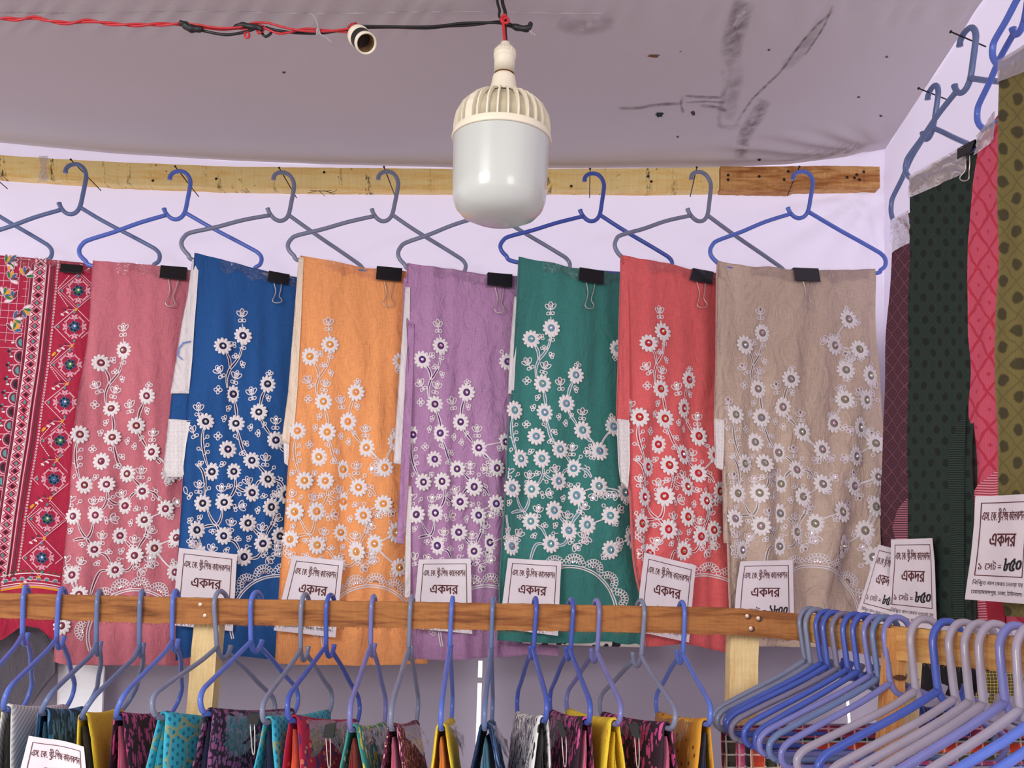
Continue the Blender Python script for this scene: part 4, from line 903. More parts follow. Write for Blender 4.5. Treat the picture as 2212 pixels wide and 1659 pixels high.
def filmpatch(cl, pts, mat=None, off=.006, n=8):
    """quad film patch, crumpled"""
    (a, b_, c, d) = pts; m = MB(); vs = []
    for j in range(n+1):
        for i in range(n+1):
            u, v = i/n, j/n; x = lerp(lerp(a[0], b_[0], u), lerp(d[0], c[0], u), v); y = lerp(lerp(a[1], b_[1], u), lerp(d[1], c[1], u), v)
            vs.append(cl.pt(x, y, off+.004*noise.noise(Vector((x/9, y/9, 3)))))
    m.add(vs, [(j*(n+1)+i, j*(n+1)+i+1, (j+1)*(n+1)+i+1, (j+1)*(n+1)+i) for j in range(n) for i in range(n)])
    m.build('plastic_cover', mat or m_film, cl.root)
filmpatch(CLO['maroon'], [(1930, 476), (1968, 454), (1968, 525), (1920, 552)], m_tintf)
filmpatch(CLO['dgreen'], [(1967, 380), (2092, 312), (2092, 372), (1967, 428)], m_tintf, .004)
filmpatch(CLO['rose'], [(2118, 292), (2158, 238), (2156, 300), (2112, 335)], m_tintf)
filmpatch(CLO['olive'], [(2162, 130), (2230, 88), (2230, 150), (2160, 178)], m_tintf, .004)
for key, L, R, N, H, mt, lab, nl in (
 ('maroon', (1925, 458), (2130, 345), (2004, 300), (2016, 187), m_sl, 'grey-blue hanger near the ceiling corner holding the maroon cloth', (-1, -.2)),
 ('dgreen', (1956, 366), (2268, 196), (2080, 199), (2090, 64), m_sl, 'grey-blue hanger on the right wall holding the dark green cloth', (-1, -.1)),
 ('rose', (2111, 256), (2350, 60), (2200, 72), (2214, -55), m_blue, 'bright blue hanger at the upper right holding the rose pink cloth', None),
 ('olive', (2144, 118), (2420, -60), (2248, -60), (2262, -190), m_blue, 'bright blue hanger arm at the top right corner holding the olive cloth', None)):
    p0, n_ = wpl[key]; pl = lambda q: PP(q[0], q[1], p0+n_*-.005, n_)
    hanger(pl(L), pl(R), pl(N), pl(H), mt, lab, .0056 if key in ('maroon', 'dgreen') else .0052, 'hangers on the right wall', drop=.008)
    if nl:
        h = pl(H); nail(h+Vector((.05, .03, -.012)), Vector((-1, -.35, .1)), .085, .0014, 'nail in the right wall through the hook of the hanger with the '+('maroon' if key == 'maroon' else 'dark green')+' cloth', 'nails in the right wall')
# ------------------------------------------------------------------ binder clips
def clip(cl, q, hb, lab, group='binder clips on the back row', handle=True, off=.0):
    """q: four pixel corners TL TR BR BL of the black body, hb: pixel of the wire handle's lowest point"""
    A = [cl.pt(*c, off+o_) for c, o_ in zip(q, (.004, .004, .012, .012))]; B = [cl.pt(*c, off+o_) for c, o_ in zip(q, (-.022, -.022, -.030, -.030))]
    root = empty('binder_clip', A[0].lerp(A[2], .5), lab, 'clip', group); m = MB()
    m.add(A+B, [(0, 1, 2, 3), (0, 4, 5, 1), (7, 6, 5, 4)], 0)
    tube(m, [A[3], A[2]], .0011, 6)
    o = m.build('body', m_black, root, smooth=False); md = o.modifiers.new('s', 'SOLIDIFY'); md.thickness = .0007
    if handle:
        mx, my = (q[3][0]*.5+q[2][0]*.5), (q[3][1]+q[2][1])/2; w_ = (q[2][0]-q[3][0]); hx, hy = hb; H_ = hy-my
        pts = [(mx-w_*.17, my-2), (lerp(mx-w_*.15, hx, .5), my+H_*.35), (hx-5, my+H_*.62), (hx-10, my+H_*.84), (hx-8, my+H_*.95), (hx, hy), (hx+8, my+H_*.95), (hx+10, my+H_*.84), (hx+5, my+H_*.62), (lerp(mx+w_*.15, hx, .5)+4, my+H_*.35), (mx+w_*.2, my)]
        m = MB(); tube(m, smooth_path([cl.pt(x, y, off+.006+.005*(i in (3, 4, 5, 6, 7))) for i, (x, y) in enumerate(pts)], 4), .0012, 6); m.build('wire_handle', m_wire, root)
clip(cr, ((133, 571), (179, 575), (178, 594), (133, 591)), (150, 622), 'black binder clip on the crimson printed cloth', handle=False)
clip(CLO['pink'], ((348, 575), (404, 579), (403, 608), (347, 604)), (370, 666), 'black binder clip on the dusty pink cloth')
clip(CLO['blue'], ((581, 585), (626, 594), (621, 616), (577, 609)), (598, 657), 'black binder clip on the royal blue cloth')
clip(CLO['orange'], ((814, 576), (869, 581), (865, 611), (811, 606)), (838, 665), 'black binder clip on the orange cloth')
clip(CLO['purple'], ((1053, 590), (1106, 595), (1103, 625), (1050, 619)), (1077, 679), 'black binder clip on the purple cloth')
clip(CLO['green'], ((1251, 580), (1304, 587), (1300, 617), (1246, 610)), (1270, 671), 'black binder clip on the green cloth')
clip(CLO['red'], ((1495, 581), (1541, 588), (1534, 616), (1484, 608)), (1510, 669), 'black binder clip on the coral cloth')
clip(CLO['beige'], ((1712, 580), (1767, 581), (1767, 611), (1711, 610)), (1740, 668), 'black binder clip on the beige cloth')
clip(CLO['dgreen'], ((2072, 322), (2110, 302), (2110, 328), (2080, 344)), (2095, 392), 'black binder clip on the dark green woven cloth')
# ------------------------------------------------------------------ price labels with Bengali print
def contours(body):
    c = bpy.data.curves.new('t', 'FONT'); c.body = body; c.size = 1; o = bpy.data.objects.new('t', c); COL.objects.link(o)
    dg = bpy.context.evaluated_depsgraph_get(); ev = o.evaluated_get(dg); cu = ev.to_curve(dg); out = []
    for sp in cu.splines:
        bp = sp.bezier_points; pts = []
        for i in range(len(bp)):
            p, q = bp[i], bp[(i+1) % len(bp)]
            for k in range(4):
                t = k/4; v = p.co*(1-t)**3+p.handle_right*3*t*(1-t)**2+q.handle_left*3*t*t*(1-t)+q.co*t**3; pts.append((v.x, v.y))
        if pts: out.append(pts)
    ev.to_curve_clear(); bpy.data.objects.remove(o); bpy.data.curves.remove(c); return out
_tc = {}
def spans(body, bold=0.0, rows=44, jobs=()):
    """scanline rectangles (x0,x1,y0,y1) of a text, non-zero winding; jobs: char indices that carry a ra-phala stroke"""
    if (body, bold) in _tc: return _tc[(body, bold)]
    cs = contours(body); xs_ = [x for c in cs for x, y in c]; ys_ = [y for c in cs for x, y in c]
    for j in jobs:
        cc = contours(body[:j+1]); xr = max(x for c in cc for x, y in c); base = 0
        pts = [(xr-.03, .1), (xr-.16, -.03), (xr-.42, -.1), (xr-.5, -.03), (xr-.45, -.19), (xr-.3, -.2), (xr-.08, -.12), (xr-.03, .1)]; ys_.append(-.2)
        area_ = sum(a[0]*b[1]-b[0]*a[1] for a, b in zip(pts, pts[1:])); cs.append(pts)
    y0, y1 = min(ys_), max(ys_); out = []; h = (y1-y0)/rows
    for r in range(rows):
        y = y0+(r+.5)*h; ev = []
        for c in cs:
            for a, b in zip(c, c[1:]+c[:1]):
                if (a[1] <= y) != (b[1] <= y): ev.append((a[0]+(y-a[1])/(b[1]-a[1])*(b[0]-a[0]), 1 if b[1] > a[1] else -1))
        ev.sort(); wn = 0; st = None
        for x, d in ev:
            if wn == 0: st = x
            wn += d
            if wn == 0 and x-st > 1e-4: out.append((st-bold, x+bold, y-h/2, y+h/2))
    _tc[(body, bold)] = (out, min(xs_), max(xs_), y0, y1); return _tc[(body, bold)]
T1 = ('এস. েক. থী-িপছ কােলকশন', (8,)); T2 = 'একদর'; T3 = '১ েসট ='; T4 = ('িবিকত মাল েফরত েনওয়া হয়', (3,)); T5 = 'েমাহামমদপুর, ঢাকা, টাউনহল।'
def label(cl, q, price, lab, off=.02, curl=.004, seed=1, tilt=0, grp='price labels on the cloths'):
    TL, TR, BR, BL = q
    def px(u, v): return (lerp(lerp(TL[0], TR[0], u), lerp(BL[0], BR[0], u), v), lerp(lerp(TL[1], TR[1], u), lerp(BL[1], BR[1], u), v))
    def pt(u, v, o_=0):
        x, y = px(u, v); d = curl*(math.sin(u*3.3+seed)*.6+noise.noise(Vector((u*2, v*1.5, seed)))+(1.2*max(0, .25-v)*4*abs(u-.5)))
        return PP(x, y, cl.p0, cl.n)+cl.n*(off+d+o_)
    root = empty('price_label', pt(.5, .5), lab, 'label', grp)
    m = MB(); nu, nv = 14, 20; A = [pt(i/nu, j/nv) for j in range(nv+1) for i in range(nu+1)]; B = [pt(i/nu, j/nv, -.0004) for j in range(nv+1) for i in range(nu+1)]
    f = [(j*(nu+1)+i, j*(nu+1)+i+1, (j+1)*(nu+1)+i+1, (j+1)*(nu+1)+i) for j in range(nv) for i in range(nu)]; m.add(A, f); m.add(B, [tuple(reversed(k)) for k in f]); m.build('paper', m_paper, root)
    ink = MB()
    def rect(mb_, u0, v0, u1, v1):
        n = max(1, int(max(u1-u0, v1-v0)*14)); 
        if u1-u0 > v1-v0: pp = [(lerp(u0, u1, k/n), v) for v in (v0, v1) for k in range(n+1)]
        else: pp = [(u, lerp(v0, v1, k/n)) for u in (u1, u0) for k in range(n+1)]
        mb_.add([pt(a, b, .0007) for a, b in pp], [(k, k+1, n+1+k+1, n+1+k) for k in range(n)])
    for r_ in ((.09, .065, .92, .073), (.09, .757, .92, .765), (.09, .065, .102, .765), (.908, .065, .92, .765)): rect(ink, *r_)
    def text(mb_, body, u0, v0, u1, v1, bold=.008, jobs=(), slant=0, rows=36):
        sp, xa, xb, ya, yb = spans(body, bold, rows, jobs); vs = []; fs = []
        for x0, x1, y0, y1 in sp:
            for x, y in ((x0, y0), (x1, y0), (x1, y1), (x0, y1)):
                t_ = (y-ya)/(yb-ya); vs.append(pt(u0+(x-xa)/(xb-xa)*(u1-u0)+slant*t_, v1+(v0-v1)*t_, .0008))
            b0 = len(vs)-4; fs.append((b0, b0+1, b0+2, b0+3))
        mb_.add(vs, fs)
    text(ink, T1[0], .115, .12, .895, .26, .02, T1[1]); text(ink, T2, .26, .36, .76, .48, .022)
    text(ink, T3, .13, .615, .52, .705, .008, (), 0, 24)
    ink.build('printed_text', m_ink, root, smooth=False)
    ik = MB(); text(ik, T4[0], .08, .80, .94, .86, .004, T4[1], 0, 22); text(ik, T5, .08, .89, .94, .95, .004, (), 0, 22); ik.build('small_print', m_inkg, root, smooth=False)
    if price:
        hw = MB(); text(hw, price, .56, .59, .87, .71, .045, (), .03, 24); hw.build('handwritten_price', m_inkb, root, smooth=False)
label(CLO['blue'], ((387, 1184), (511, 1198), (502, 1362), (371, 1349)), None, 'white price label on the royal blue cloth, leftmost of the labels behind the rail', seed=1)
label(CLO['orange'], ((633, 1200), (741, 1212), (724, 1376), (592, 1360)), None, 'white price label on the light orange cloth', seed=2)
label(CLO['purple'], ((902, 1209), (1013, 1207), (1017, 1368), (889, 1356)), None, 'white price label on the purple cloth', seed=3)
label(CLO['green'], ((1093, 1206), (1206, 1213), (1199, 1372), (1075, 1356)), None, 'white price label on the green cloth', seed=4)
label(CLO['red'], ((1382, 1194), (1490, 1222), (1476, 1386), (1364, 1362)), None, 'tilted white price label on the coral cloth', seed=5)
label(CLO['beige'], ((1589, 1213), (1700, 1210), (1706, 1376), (1572, 1368)), '১৮০০', 'white price label on the beige cloth', seed=6)
mlc = Cloth(P(1910, 1250, 1.6), Vector((0, -1, 0)), [(0, 0)], [(1, 1)], [(0, 0)], [(1, 1)])
label(mlc, ((1895, 1176), (1957, 1192), (1928, 1362), (1846, 1340)), '৮৫০', 'white price label on the maroon cloth, tilted left', seed=7, off=.0)
label(CLO['dgreen'], ((1950, 1166), (2036, 1163), (2044, 1364), (1936, 1348)), '৮৫০', 'white price label on the dark green cloth', seed=8, off=.02)
label(CLO['olive'], ((2155, 1073), (2282, 1068), (2260, 1306), (2130, 1296)), '৮৫০', 'large white price label on the olive cloth at the right edge', seed=9, off=.03)
# ------------------------------------------------------------------ bulb
def ppm(p): return (p-CAM).dot(_f)/F     # metres per pixel at p
yb = 1.0; bt0 = P(1077, 470, yb); ax = (P(1093, 95, yb)-bt0).normalized(); ax = (ax + Vector((0, -.12, 0))).normalized()
mid = P(1082, 380, yb); k_ = ppm(mid)
m_shell = plain('cream_plastic', (236, 226, 204), .45, .1, 30); m_diff = NT('frosted_diffuser'); m_diff = m_diff.fin(lin((206, 209, 204)), .22, Transmission_Weight=.15, Subsurface_Weight=.0, Coat_Weight=.3)
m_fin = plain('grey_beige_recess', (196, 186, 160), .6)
def AX(px_y):   # distance along the bulb axis for a pixel row on the axis
    lo, hi = -.3, .4
    for _ in range(40):
        m_ = (lo+hi)/2
        if proj(bt0+ax*m_)[1] > px_y: lo = m_
        else: hi = m_
    return lo
root = empty('led_bulb', bt0, 'big frosted LED bulb with cream finned housing hanging from the ceiling wires', 'bulb')
h = {y: AX(y) for y in (492, 478, 455, 430, 300, 285, 270, 250, 225, 205, 197, 190, 175, 160, 154, 120, 112, 104, 96, 90)}
kk = k_
m = MB(); b0 = bt0
rD = 101*kk
prof = [(0.0001, AX(481)), (rD*.3, AX(480)), (rD*.55, AX(476)), (rD*.78, AX(466)), (rD*.92, AX(451)), (rD*.985, AX(432)), (rD, AX(408)), (rD*1.015, AX(350)), (rD*1.035, AX(302))]
lathe(m, prof, b0, ax, 64); m.build('diffuser', m_diff, root)
m = MB(); R1 = 107*kk
lathe(m, [(rD*1.0, AX(306)), (R1, AX(307)), (R1*1.01, AX(303)), (R1*.995, AX(297)), (R1*.985, AX(291))], b0, ax, 64)
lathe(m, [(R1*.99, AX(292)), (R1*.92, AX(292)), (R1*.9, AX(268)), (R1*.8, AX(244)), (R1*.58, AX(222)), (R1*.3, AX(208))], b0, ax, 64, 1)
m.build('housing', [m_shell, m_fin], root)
a_ = ax.orthogonal().normalized(); b_ = ax.cross(a_)
tocam = (CAM-bt0); tocam = (tocam-ax*tocam.dot(ax)).normalized()
ang0 = math.atan2(tocam.dot(b_), tocam.dot(a_))
for q in range(30):
    t = ang0+2*math.pi*(q+.5)/30; d = a_*math.cos(t)+b_*math.sin(t); s_ = ax.cross(d)*.0011; m = MB(); pr = [(R1*.985, 293), (R1*.985, 274), (R1*.95, 255), (R1*.86, 237), (R1*.7, 221), (R1*.45, 209), (R1*.33, 206)]
    wide = 5.5 if q % 15 == 11 else 1
    O_ = [b0+d*r+ax*AX(y) for r, y in pr]; I_ = [b0+d*(r*.86)+ax*(AX(y)) for r, y in pr]; n = len(pr); vs = [p+s_*wide*sg for sg in (1, -1) for p in O_+I_]
    f = [(i, i+1, n+i+1, n+i) for i in range(n-1)]+[(2*n+n+i, 2*n+n+i+1, 2*n+i+1, 2*n+i) for i in range(n-1)]+[(i, 2*n+i, 2*n+i+1, i+1) for i in range(n-1)]
    m.add(vs, f); m.build('cooling_fin', m_shell, root, smooth=False)
m = MB(); lathe(m, [(R1*.36, AX(208)), (34*kk, AX(202)), (28*kk, AX(186)), (25.5*kk, AX(172)), (24.5*kk, AX(166)), (21*kk, AX(163)), (18*kk, AX(160))], b0, ax, 40); m.build('bulb_neck', m_shell, root)
hold = empty('lamp_holder', b0+ax*AX(120), 'cream screw lamp holder on the cord above the big bulb', 'holder')
m = MB(); lathe(m, [(19*kk, AX(156)), (22*kk, AX(160)), (22.6*kk, AX(128)), (22.8*kk, AX(126)), (24.6*kk, AX(125)), (24.8*kk, AX(118)), (23.6*kk, AX(116.5)), (23*kk, AX(111)), (19*kk, AX(104)), (12*kk, AX(101)), (11*kk, AX(100)), (10.5*kk, AX(93)), (3*kk, AX(92))], b0, ax, 40)
m.build('shell', m_shell, hold)
m = MB()
for q in range(26):
    t = 2*math.pi*q/26; d = a_*math.cos(t)+b_*math.sin(t); tube(m, [b0+d*23.8*kk+ax*AX(117), b0+d*22.6*kk+ax*AX(109)], .0008, 4)
m.build('grip_ridges', m_shell, hold)
m = MB(); lathe(m, [(20*kk, AX(164)), (20*kk, AX(158))], b0, ax, 30); m.build('gap_ring', m_rust, hold)
# ------------------------------------------------------------------ wires
m_red = plain('red_wire', (196, 40, 48), .4); m_blk = plain('black_wire', (20, 18, 20), .45); m_tape = plain('black_tape', (26, 24, 26), .5, .4, 200); m_rtape = plain('red_tape', (170, 30, 34), .5)
def wy(x): return interp([(-100, .965), (0, .96), (1090, 1.0), (1200, .985)], x)
def Wp(x, y, o=0): return P(x, y, wy(x)+o)
def cable(name, pts, mat, lab, r=.0016, tw=0, grp='wires along the ceiling', o=0, cat='wire'):
    m = MB(); sp = smooth_path([Vector((x, y, 0)) for x, y in pts], 8)
    if tw:
        for ph in (0, math.pi):
            q = [Wp(v.x, v.y+2.4*math.sin(v.x/tw+ph), .0018*math.cos(v.x/tw+ph)+o) for v in sp]; tube(m, q, r, 8)
    else: tube(m, [Wp(v.x, v.y, o) for v in sp], r, 8)
    return tag(m.build(name, mat), lab, cat, grp)
w0 = [(-120, 38), (0, 40), (40, 42), (75, 38), (110, 46), (150, 50), (190, 45), (235, 51), (285, 54), (330, 53), (395, 52)]
cable('twisted_wire', w0, m_red, 'twisted red twin wire running in from the left along the ceiling', .0017, 17)
cable('red_wire', [(398, 50), (430, 54), (470, 60), (505, 60), (530, 56), (545, 50), (575, 49), (610, 58), (650, 66), (700, 68), (755, 62)], m_red, 'red wire from the black taped joint to the loose socket, upper strand', o=-.004)
cable('red_wire', [(400, 54), (440, 60), (480, 64), (520, 62), (536, 70), (538, 80), (531, 81), (529, 72), (540, 62), (556, 54), (572, 60), (560, 72), (556, 66), (568, 60), (600, 72), (625, 70), (660, 62), (710, 66), (752, 70)], m_red, 'looped red wire with a small hanging loop, lower strand', o=0)
cable('black_wire', [(436, 66), (470, 73), (495, 75), (530, 69), (552, 62), (570, 58)], m_blk, 'black wire sagging out of the first taped joint', .002)
cable('black_wire', [(560, 62), (578, 60), (586, 70), (574, 79), (566, 70), (574, 61), (600, 66), (640, 71), (690, 72), (730, 67), (758, 66)], m_blk, 'knotted black wire below the red ones', .002, o=.004)
cable('black_wire', [(764, 56), (820, 57), (900, 58), (950, 56), (1000, 50), (1060, 49), (1092, 52), (1104, 58)], m_blk, 'black wire running from the loose socket to the bulb cord', .0019)
cable('black_wire', [(766, 60), (850, 59), (920, 61), (965, 57), (1020, 54), (1075, 47), (1100, 50)], m_blk, 'second black wire running beside the first to the bulb cord', .0019, o=.003)
CORD = []
CORD.append(cable('cord_strand', [(1072, -60), (1074, 0), (1079, 22), (1078, 34), (1084, 42), (1090, 38)], m_blk, 'thin black cord from above, left strand', .002, o=-.012))
CORD.append(cable('cord_strand', [(1083, -60), (1085, 0), (1091, 25), (1092, 42), (1091, 66), (1093, 90)], m_blk, 'thick black cord carrying the big bulb', .0026, o=-.014))
CORD.append(cable('cord_strand', [(1094, 32), (1085, 36), (1084, 46), (1092, 50), (1098, 46), (1094, 38), (1087, 44), (1088, 60), (1089, 75), (1091, 90)], m_red, 'red cord knotted around the black one above the bulb', .0022, o=-.019))
rt_ = empty('power_cord', CORD[1].location, 'black and red knotted cord carrying the big bulb from above', 'cord')
for c_ in CORD:
    lc_ = c_.location-rt_.location; c_.parent = rt_; c_.location = lc_
    del c_['category']; del c_['group']; c_['label'] = 'red strand' if c_ is CORD[2] else 'black strand'
def blob(name, pts, r, mat, lab, cat, o=-.003, grp=None):
    m = MB(); q = smooth_path([Wp(x, y, o) for x, y in pts], 4); tube(m, q, r, 10, rf=lambda t: .55+.5*math.sin(math.pi*min(max(t, .04), .96))+.12*math.sin(t*23)); return tag(m.build(name, mat), lab, cat, grp)
blob('taped_joint', [(388, 50), (397, 52), (408, 60), (422, 63), (438, 63)], .0055, m_tape, 'black taped wire joint at the left end of the red strands', 'joint')
blob('taped_joint', [(506, 60), (516, 55), (528, 55), (545, 58), (560, 60), (566, 66)], .0042, m_tape, 'black taped joint among the red knots', 'joint')
blob('taped_joint', [(1094, 52), (1106, 56), (1120, 60), (1138, 62), (1146, 54), (1143, 50)], .0045, m_tape, 'black taped cord end tied to the ceiling right of the bulb cord', 'joint', o=-.008)
blob('taped_joint', [(752, 60), (760, 56), (769, 54), (770, 58)], .0035, m_rtape, 'small red taped joint at the loose socket', 'joint')
for q in ([(1136, 60), (1144, 66), (1148, 74)], [(1138, 60), (1150, 70), (1156, 76)]):
    m = MB(); tube(m, smooth_path([Wp(x, y, -.008) for x, y in q], 3), .0006, 5); tag(m.build('frayed_strand', m_wire), ('left' if q[0][0] == 1136 else 'right')+' one of two frayed wire strands at the black taped cord end', 'strand', 'frayed strands by the bulb cord')
m = MB(); tube(m, smooth_path([Wp(x, y, -.007) for x, y in [(667, 29), (676, 32), (683, 44), (687, 58), (684, 66), (690, 72), (684, 74), (688, 62), (692, 74), (704, 80), (712, 88), (718, 92)]], 5), .0011, 7); tag(m.build('twist_tie', m_lin), 'white twist tie holding the red and black wires', 'tie')
# loose socket
so = Wp(768, 72, -.012); sd = (Wp(806, 108, -.05)-so).normalized(); sk = ppm(so)
root = empty('bulb_socket', so, 'cream screw socket with black band hanging open from the wires', 'socket')
m = MB(); lathe(m, [(5*sk, -.004), (15*sk, .0), (22*sk, .008), (24*sk, .014), (24*sk, .019), (22.5*sk, .020), (22.5*sk, .024)], so, sd, 36); m.build('cap', m_shell, root)
m = MB(); lathe(m, [(22*sk, .023), (22*sk, .040)], so, sd, 36); m.build('black_band', m_blk, root)
m = MB(); lathe(m, [(22*sk, .039), (23*sk, .040), (23*sk, .046), (21.5*sk, .047), (19.5*sk, .046), (18.8*sk, .042)], so, sd, 36); m.build('rim', m_shell, root)
m = MB(); lathe(m, [(18.8*sk, .043), (18.5*sk, .024), (.1*sk, .023)], so, sd, 36); m.build('inner_wall', plain('dark_socket_inside', (60, 42, 34), .7), root)
m = MB(); q = [so+sd*(.026+.0028*t/6.28)+(sd.orthogonal().normalized()*math.cos(t)+sd.cross(sd.orthogonal().normalized())*math.sin(t))*18*sk for t in [k*.35 for k in range(int(6*6.28/.35))]]; tube(m, q, .0009, 5)
m.build('screw_thread', plain('brass_thread', (128, 92, 60), .4, Metallic=.7), root)
# ------------------------------------------------------------------ front rail: hangers and hanging garments
def gmat(k): return GM[k]
GM = {
 'lime': motif('lime_print', (190, 196, 60), (120, 160, 40), (230, 190, 60)), 'white': stripes('white_cable_print', (244, 242, 238), (200, 196, 196), 14, .5), 'teald': motif('dark_teal_floral', (20, 60, 88), (96, 160, 216), (30, 110, 150), 7, .4),
 'yellow': motif('yellow_speckle', (232, 200, 52), (236, 150, 50), (222, 190, 60), 9, .22, dots=(150, 130, 30)), 'magenta': motif('magenta_leaf_on_black', (44, 18, 36), (214, 84, 150), (190, 70, 130), 9, .4), 'pink': fabric('plain_pink', (242, 130, 168), .05),
 'cyan': eyelet('cyan_eyelet', (60, 180, 204), (24, 120, 150), (150, 170, 130), 9), 'purplek': motif('purple_black_geometric', (42, 26, 48), (150, 80, 130), (110, 96, 130), 12, .42, (1, 1), .78), 'navy': fabric('plain_navy', (34, 40, 84), .05),
 'crimson': motif('crimson_violet_print', (176, 26, 62), (90, 40, 100), (214, 120, 90), 7, .38), 'coral': fabric('plain_coral', (248, 120, 84), .05), 'tealy': motif('teal_yellow_print', (60, 150, 140), (236, 210, 60), (220, 236, 230), 7, .36), 'red': fabric('plain_red', (176, 34, 34), .05),
 'maroon': motif('maroon_dotted', (96, 30, 60), (226, 150, 180), (236, 200, 160), 16, .3), 'orange': fabric('plain_orange', (250, 160, 30), .04), 'navyl': motif('navy_leaf', (18, 44, 84), (130, 176, 226), (60, 120, 180), 6, .42), 'teal': fabric('plain_teal', (70, 150, 172), .05),
 'bw': motif('black_white_print', (224, 222, 220), (30, 30, 34), (60, 60, 64), 10, .36), 'black': fabric('plain_black', (16, 14, 18), .05), 'mustard': motif('mustard_print', (216, 150, 44), (240, 190, 90), (120, 60, 30), 6, .3), 'olive': fabric('olive_sheer', (112, 104, 48), .1), 'dark': motif('dark_green_print', (26, 50, 50), (60, 110, 100), (160, 160, 90), 8, .34)}
def saddle(m, a, b, dl, dr, R, th, nu=12, seed=0):
    """cloth draped over a bar from a (near) to b (far), hanging by dl / dr on its two sides"""
    ax_ = (b-a).normalized(); sd_ = Vector((ax_.y, -ax_.x, 0)).normalized()   # toward +x
    sec = []
    for r_ in (R, R-th):
        q = [(dl*t+sd_*-r_) for t in (1, .8, .6, .45, .3, .18, .08, .03)]+[sd_*(r_*math.sin(k))+Vector((0, 0, r_*math.cos(k))) for k in (-1.45, -1, -.5, 0, .5, 1, 1.45)]+[(dr*t+sd_*r_) for t in (.03, .08, .18, .3, .45, .6, .8, 1)]
        sec.append(q)
    n = len(sec[0]); vs = []; uv = []
    for L_i, q in enumerate(sec):
        ln = 0
        for i in range(nu+1):
            u = (i/nu)**1.5; p = a.lerp(b, u); ins = (.0022 if (L_i == 0 and i == 0) else 0); ln = 0
            for k, o in enumerate(q):
                if k: ln += (q[k]-q[k-1]).length
                drop = max(0, -o.z)
                wv = .003*noise.noise(Vector((u*4, k*.6, seed+.5)))*min(1, drop*12)
                oo = o*(1-.0) ; pt_ = p+oo+sd_*(wv-ins*(1 if k > n/2 else -1)) ; pt_.z -= .004*math.sin(math.pi*u)
                vs.append(pt_); uv.append(((b-a).length*u*9.5, ln*9.5))
    K = (nu+1)*n; fs = []
    for i in range(nu):
        for k in range(n-1):
            fs.append((i*n+k, (i+1)*n+k, (i+1)*n+k+1, i*n+k+1)); fs.append((K+i*n+k, K+i*n+k+1, K+(i+1)*n+k+1, K+(i+1)*n+k))
    for k in range(n-1): fs.append((k, k+1, K+k+1, K+k)); fs.append((nu*n+k, K+nu*n+k, K+nu*n+k+1, nu*n+k+1))
    m.add(vs, fs, 0, uv)
def sheet(m, a, b, c, d, th, mi=0, nu=10, nv=12, wave=.002, seed=0):
    """a near-top, b far-top, c far-bottom, d near-bottom; a padded sheet with rounded near edge"""
    nrm = (b-a).cross(d-a).normalized(); A = []; B = []; uv = []
    L = (b-a).length*9.5; Hh = (d-a).length*9.5
    for j in range(nv+1):
        for i in range(nu+1):
            u, v = (i/nu)**1.6, j/nv; p = a.lerp(b, u).lerp(d.lerp(c, u), v)
            p = p + nrm*(wave*noise.noise(Vector((u*3, v*5, seed+.5))))
            e = min(1, (u/.04)**.5 if u < .04 else 1)*min(1, (v/.05)**.5 if v < .05 else 1)
            A.append(p+nrm*th*.5*e); B.append(p-nrm*th*.5*e); uv.append((u*L, -v*Hh))
    q = [(j*(nu+1)+i, j*(nu+1)+i+1, (j+1)*(nu+1)+i+1, (j+1)*(nu+1)+i) for j in range(nv) for i in range(nu)]
    m.add(A, q, mi, uv); m.add(B, [tuple(reversed(f)) for f in q], mi, uv)
